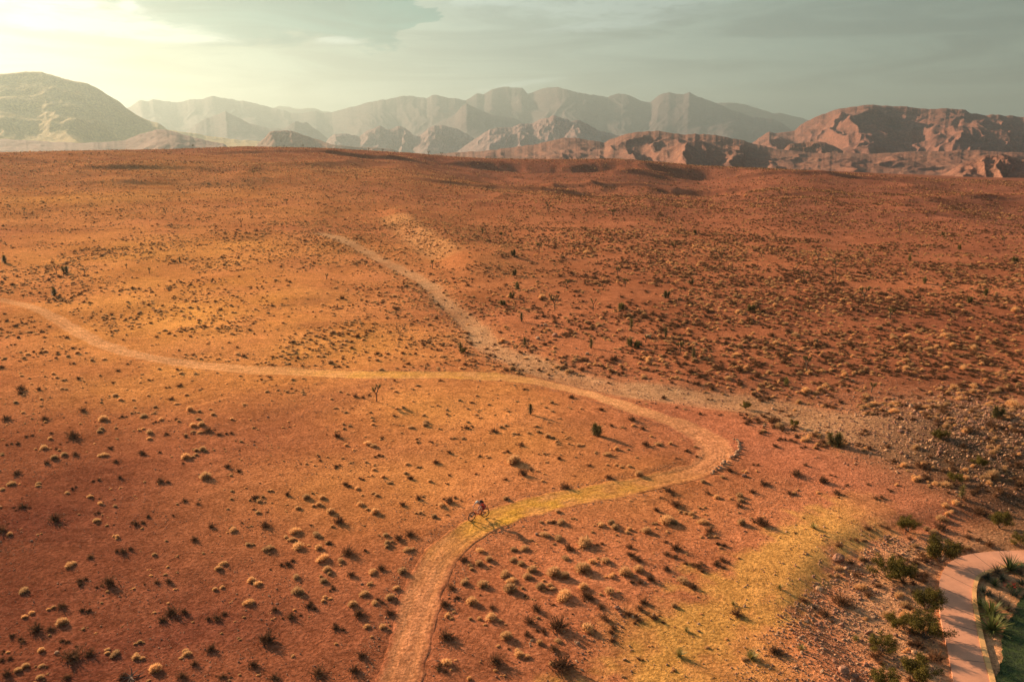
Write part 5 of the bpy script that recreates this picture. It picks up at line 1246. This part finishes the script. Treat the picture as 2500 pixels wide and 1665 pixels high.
# ------------------------------------------------------------------ bicycle and rider
g2 = ground([1184.5, 1151], [1262, 1272])
def bike_and_rider():
    rear = g2[0]; front = g2[1]; d = Vector((front[0] - rear[0], front[1] - rear[1], 0)); print('wheelbase in view', d.length)
    ang = math.atan2(d.y, d.x); mid = (rear + front) / 2; dd = d.normalized() * .60
    zr = terr(mid[0] - dd.x, mid[1] - dd.y); zf = terr(mid[0] + dd.x, mid[1] + dd.y)
    base = Vector((mid[0] - dd.x, mid[1] - dd.y, zr + .0)); pit = -math.atan2(zf - zr, 1.2)
    lean = R(-4)
    rot = Matrix.Rotation(ang, 4, 'Z') @ Matrix.Rotation(pit, 4, 'Y') @ Matrix.Rotation(lean, 4, 'X')
    B = empty('mountain_bike', base); B.rotation_euler = rot.to_euler(); tag(B, 'orange red mountain bike ridden down the dusty trail', 'bicycle')
    blk = princ('black_rubber', (.012, .012, .012), .8, .2, 30); org = princ('orange_paint', (.70, .075, .018), .35, .05, 8, spec=.5); met = princ('dark_metal', (.05, .05, .05), .4, .1, 20, metal=.6); sil = princ('steel_spokes', (.45, .45, .45), .35, .1, 20, metal=.8); blackp = princ('saddle_black', (.02, .02, .02), .6, .2, 20)
    WR = .345; TR = .030; ax0 = Vector((0, 0, .375)); ax1 = Vector((1.20, 0, .375)); st = R(9)
    def wheel(c, steer):
        w = MB(); w.ring((0, 0, 0), WR, TR, 48, 10); tyre = w.build('wheel', blk, B, True); tyre.location = c; tyre.rotation_euler = (0, 0, steer)
        w = MB(); w.ring((0, 0, 0), WR - .036, .012, 48, 6); w.build('rim', met, tyre, True)
        w = MB()
        for i in range(28):
            a = 2 * math.pi * i / 28; a2 = a + (.35 if i % 2 else -.35); yy = .028 * (1 if i % 4 < 2 else -1)
            w.tube([(.025 * math.cos(a2), yy, .025 * math.sin(a2)), ((WR - .04) * math.cos(a), 0, (WR - .04) * math.sin(a))], .0022, 3, False)
        w.build('spokes', sil, tyre)
        w = MB(); w.tube([(0, -.05, 0), (0, .05, 0)], .022, 10); w.tube([(0, -.034, 0), (0, -.031, 0)], .08, 18); w.build('hub', met, tyre)
    wheel(ax0, 0); wheel(ax1, st)
    BB = Vector((.44, 0, .34)); ST = Vector((.30, 0, .80)); H0 = Vector((.975, 0, .66)); H1 = Vector((.925, 0, .78))
    f = MB(); f.tube([BB, Vector((.72, 0, .50)), H0], [.030, .034, .030], 10); f.tube([ST - Vector((0, 0, .06)), Vector((.6, 0, .73)), H1], [.020, .024, .022], 10); f.tube([BB, ST], [.022, .018], 10); f.tube([H0 + (H0 - H1) * .15, H1 + (H1 - H0) * .15], .029, 10)
    for s_ in (1, -1):
        f.tube([BB + Vector((-.02, .04 * s_, 0)), ax0 + Vector((.12, .07 * s_, 0)), ax0 + Vector((0, .072 * s_, 0))], [.016, .014, .012], 8); f.tube([ST + Vector((.02, .03 * s_, -.12)), ax0 + Vector((.05, .07 * s_, .05)), ax0 + Vector((0, .072 * s_, 0))], [.014, .012, .012], 8)
    f.tube([Vector((.36, 0, .60)), Vector((.62, 0, .70))], .022, 8); f.build('frame', org, B, True)
    fk = MB(); tilt = H0 - H1
    for s_ in (1, -1):
        top = H0 + Vector((.015, .068 * s_, -.01)); fk.tube([top, top.lerp(ax1 + Vector((0, .068 * s_, 0)), .45)], .017, 8); fk.tube([top.lerp(ax1 + Vector((0, .068 * s_, 0)), .4), ax1 + Vector((0, .068 * s_, -.01))], [.024, .02], 8)
    fk.tube([H0 + Vector((.015, -.075, -.01)), H0 + Vector((.015, .075, -.01))], .024, 8); fk.build('fork', met, B, True)
    hb = MB(); S0 = H1 + (H1 - H0) * .5; S1 = S0 + Vector((.06, 0, .03)); hb.tube([H1, S0, S1], .018, 8)
    hb.tube([S1 + Vector((-.05, -.38, .05)), S1 + Vector((-.01, -.22, .04)), S1 + Vector((0, -.05, 0)), S1 + Vector((0, .05, 0)), S1 + Vector((-.01, .22, .04)), S1 + Vector((-.05, .38, .05))], .0125, 8); bar = hb.build('handlebar', met, B, True)
    for s_ in (1, -1):
        gp = MB(); gp.tube([S1 + Vector((-.032, .26 * s_, .044)), S1 + Vector((-.05, .39 * s_, .05))], .018, 8); gp.build('grip', blk, bar, True)
    sp = MB(); sp.tube([ST, ST + Vector((-.04, 0, .12))], .014, 8); sp.build('seat_post', met, B, True)
    sa = MB(); c = ST + Vector((-.04, 0, .14)); sa.tube([c + Vector((-.12, 0, .01)), c + Vector((-.06, 0, .015)), c + Vector((.04, 0, .012)), c + Vector((.14, 0, .0))], [.055, .062, .035, .018], 12); so_ = sa.build('saddle', blackp, B, True)
    cr = MB(); cr.tube([BB + Vector((0, -.075, 0)), BB + Vector((0, .075, 0))], .022, 10); cr.tube([BB + Vector((0, -.052, 0)), BB + Vector((0, -.047, 0))], .078, 24); cr.tube([BB + Vector((0, -.07, 0)), BB + Vector((.165, -.085, .02))], .013, 8); cr.tube([BB + Vector((0, .07, 0)), BB + Vector((-.165, .085, -.02))], .013, 8); crk = cr.build('crankset', met, B, True)
    P0 = BB + Vector((.165, -.13, .02)); P1 = BB + Vector((-.165, .13, -.02))
    for q in (P0, P1):
        pd = MB(); pd.tube([q + Vector((-.05, 0, 0)), q + Vector((.05, 0, 0))], .018, 4); pd.tube([q + Vector((0, -.045, 0)), q + Vector((0, .045, 0))], .02, 4); pd.build('pedal', blk, crk)
    ch = MB(); ch.tube([BB + Vector((0, -.05, .078)), ax0 + Vector((0, -.05, .04))], .006, 4); ch.tube([BB + Vector((0, -.05, -.078)), ax0 + Vector((.03, -.05, -.09)), ax0 + Vector((0, -.05, -.03))], .006, 4); ch.tube([ax0 + Vector((0, -.052, 0)), ax0 + Vector((0, -.046, 0))], .055, 16); ch.build('chain', met, B)
    # ---- rider, in the same frame (x forward, y left, z up)
    Rr = empty('person', base); Rr.rotation_euler = B.rotation_euler; tag(Rr, 'cyclist crouched over the handlebar in a red jersey with a black backpack and pale helmet', 'person')
    skin = princ('skin', (.42, .22, .14), .6, .1, 10); jer = princ('red_jersey', (.80, .10, .055), .8, .12, 10); sho = princ('dark_red_shorts', (.30, .035, .03), .85, .2, 10); pack = princ('black_pack', (.018, .018, .018), .75, .3, 12); hel = princ('pale_helmet', (.55, .55, .47), .45, .08, 10, spec=.4); shoe = princ('dark_shoe', (.03, .025, .025), .7, .2, 10); hair = princ('dark_hair', (.03, .02, .014), .8, .2, 20)
    pel = Vector((.12, 0, 1.04)); ab = Vector((.28, 0, 1.17)); chest = Vector((.46, 0, 1.27)); nb = Vector((.61, 0, 1.33)); nk = Vector((.68, 0, 1.375)); hc = Vector((.755, 0, 1.42)); ht = Vector((.80, 0, 1.48))
    def G_(s_): return S1 + Vector((-.045, .325 * s_, .075))
    nodes = []; edges = []
    def nd(p, r, par=None):
        nodes.append((Vector(p), r)); i = len(nodes) - 1
        if par is not None: edges.append((par, i))
        return i
    i0 = nd(pel, .125); i1 = nd(ab, .118, i0); i2 = nd(chest, .135, i1); i3 = nd(nb, .10, i2); i4 = nd(nk, .052, i3); i5 = nd(hc, .082, i4); i6 = nd(ht, .088, i5)
    limbs = {}
    for s_ in (1, -1):
        sh = Vector((.57, .185 * s_, 1.31)); g = G_(s_); wr = g + Vector((-.07, .0, .035)); el = (sh + wr) / 2 + Vector((-.02, .15 * s_, .02)); 
        a = nd(sh, .062, i3); b = nd(sh.lerp(el, .5), .050, a); c = nd(el, .041, b); e = nd(el.lerp(wr, .45), .040, c); w_ = nd(wr, .027, e); hd = nd(wr + (g - wr) * .55, (.036), w_)
        pc = wr + (g - wr) * .8
        for q in range(4):
            y0 = (-.033 + .022 * q) * 1.0; k0 = nd(pc + Vector((.02, y0, .0)), .0095, hd); k1 = nd(pc + Vector((.045, y0, -.018)), .0085, k0); k2 = nd(pc + Vector((.042, y0, -.045)), .008, k1); nd(pc + Vector((.020, y0, -.052)), .007, k2)
        t0 = nd(wr + (g - wr) * .6 + Vector((0, -.035 * s_, -.01)), .011, hd); nd(pc + Vector((.012, -.05 * s_, -.035)), .009, t0)
        hp = Vector((.11, .085 * s_, 1.0)); ft = (P1 if s_ > 0 else P0) + Vector((-.02, 0, .075)); an = ft + Vector((-.09, 0, .05)); kn0 = (hp + an) / 2; 
        L = .43; ddv = an - hp; half = ddv.length / 2; off = math.sqrt(max(L * L - half * half, .002)); perp = Vector((-ddv.z, 0, ddv.x)).normalized(); perp = perp if perp.x > 0 else -perp
        kn = kn0 + perp * off + Vector((0, .06 * s_, 0))
        a = nd(hp, .098, i0); b = nd(hp.lerp(kn, .45), .080, a); c = nd(kn, .056, b); e = nd(kn.lerp(an, .32), .055, c); f1 = nd(an, .036, e); f2 = nd(ft + Vector((.02, 0, -.025)), .036, f1); nd(ft + Vector((.11, 0, -.035)), .028, f2)
        limbs[s_] = (sh, el, wr, hp, kn, an, ft)
    def skinned(name, nodes, edges, mat, root=0, lv=2, parent=Rr):
        me = bpy.data.meshes.new(name); me.from_pydata([tuple(n[0]) for n in nodes], edges, []); me.materials.append(mat)
        o = bpy.data.objects.new(name, me); COL.objects.link(o); o.parent = parent
        md = o.modifiers.new('skin', 'SKIN'); md.use_smooth_shade = True
        for i, n in enumerate(nodes):
            v = me.skin_vertices[0].data[i]; v.radius = (n[1], n[1]); v.use_root = (i == root)
        sb = o.modifiers.new('sub', 'SUBSURF'); sb.levels = lv; sb.render_levels = lv
        return o
    skinned('body', nodes, edges, skin)
    # clothes follow the body
    def chain(name, groups, mat, lv=2):
        nn = []; ee = []
        for gk in groups:
            prev = None
            for (p, r) in gk:
                nn.append((Vector(p), r)); 
                if prev is not None: ee.append((prev, len(nn) - 1))
                prev = len(nn) - 1
        return nn, ee
    nn = [(Vector((.16, 0, 1.085)), .135), (ab, .130), (chest, .148), (nb - Vector((.02, 0, .005)), .105)]; ee = [(0, 1), (1, 2), (2, 3)]
    for s_ in (1, -1):
        sh, el, wr, hp, kn, an, ft = limbs[s_]; nn += [(sh, .074), (sh.lerp(el, .55), .060)]; k = len(nn); ee += [(2, k - 2), (k - 2, k - 1)]
    skinned('jersey', nn, ee, jer)
    nn = [(pel + Vector((-.01, 0, 0)), .138), (Vector((.17, 0, 1.08)), .130)]; ee = [(0, 1)]
    for s_ in (1, -1):
        sh, el, wr, hp, kn, an, ft = limbs[s_]; nn += [(hp, .110), (hp.lerp(kn, .5), .092), (hp.lerp(kn, .86), .074)]; k = len(nn); ee += [(0, k - 3), (k - 3, k - 2), (k - 2, k - 1)]
    skinned('shorts', nn, ee, sho)
    for s_ in (1, -1):
        ft = limbs[s_][6]; skinned('shoe', [(ft + Vector((-.10, 0, -.012)), .040), (ft + Vector((0, 0, -.028)), .046), (ft + Vector((.12, 0, -.040)), .036)], [(0, 1), (1, 2)], shoe, 1)
    fr = (ht - nk).normalized()
    h = MB(); h.ellipsoid((0, 0, 0), (.135, .105, .100), 20, 10, -.15)
    ho = h.build('helmet', hel, Rr, True); ho.location = Vector((.785, 0, 1.475)); ho.rotation_euler = (0, R(28), 0)
    v = MB(); v.add([(.11, -.07, .0), (.11, .07, .0), (.19, .05, .005), (.19, -.05, .005), (.11, -.07, .012), (.11, .07, .012), (.19, .05, .014), (.19, -.05, .014)], [(0, 1, 2, 3), (7, 6, 5, 4), (0, 4, 5, 1), (1, 5, 6, 2), (2, 6, 7, 3), (3, 7, 4, 0)]); v.build('visor', shoe, ho)
    h = MB(); h.ellipsoid((0, 0, 0), (.095, .088, .075), 14, 8); o = h.build('hair', hair, Rr, True); o.location = (.735, 0, 1.445)
    fc = MB(); fc.ellipsoid((.858, 0, 1.405), (.018, .014, .022), 8, 6); fc.ellipsoid((.80, .082, 1.415), (.018, .012, .03), 8, 6); fc.ellipsoid((.80, -.082, 1.415), (.018, .012, .03), 8, 6); fc.build('face_features', skin, Rr, True)
    ey = MB(); ey.ellipsoid((.838, .032, 1.43), (.011, .013, .010), 8, 6); ey.ellipsoid((.838, -.032, 1.43), (.011, .013, .010), 8, 6); ey.build('eyes', hair, Rr, True)
    # backpack lies along the back: a thing of its own
    Pk = empty('backpack', base); Pk.rotation_euler = B.rotation_euler; tag(Pk, 'black backpack worn high on the back of the cyclist', 'backpack')
    skinned('bag', [(Vector((.24, 0, 1.30)), .085), (Vector((.36, 0, 1.40)), .120), (Vector((.50, 0, 1.46)), .105), (Vector((.56, 0, 1.46)), .07)], [(0, 1), (1, 2), (2, 3)], pack, 1, 2, Pk)
    stp = MB()
    for s_ in (1, -1): stp.tube([(.56, .08 * s_, 1.46), (.62, .11 * s_, 1.40), (.58, .13 * s_, 1.25), (.40, .14 * s_, 1.20), (.27, .10 * s_, 1.28)], .014, 6)
    stp.build('straps', pack, Pk, True)
bike_and_rider()

# ------------------------------------------------------------------ haze: one closed box of even air round everything
def haze():
    L = 17500.; zt = 1120.; zb = -90.
    v = [(-L, -L, zb), (L, -L, zb), (L, L, zb), (-L, L, zb), (-L, -L, zt), (L, -L, zt), (L, L, zt), (-L, L, zt)]
    f = [(0, 3, 2, 1), (4, 5, 6, 7), (0, 1, 5, 4), (1, 2, 6, 5), (2, 3, 7, 6), (3, 0, 4, 7)]
    m = bpy.data.materials.new('haze_air'); m.use_nodes = True; g = NT(m.node_tree)
    out = g.n('ShaderNodeOutputMaterial'); p = g.n('ShaderNodeVolumePrincipled')
    p.inputs['Color'].default_value = (.365, .455, .455, 1); p.inputs['Density'].default_value = 8.4e-5; p.inputs['Anisotropy'].default_value = .5
    g.l(p.outputs[0], out.inputs['Volume'])
    o = mesh_obj('haze', v, f, m); tag(o, 'thin warm haze in the air over the whole desert', 'haze', kind='stuff')
haze()
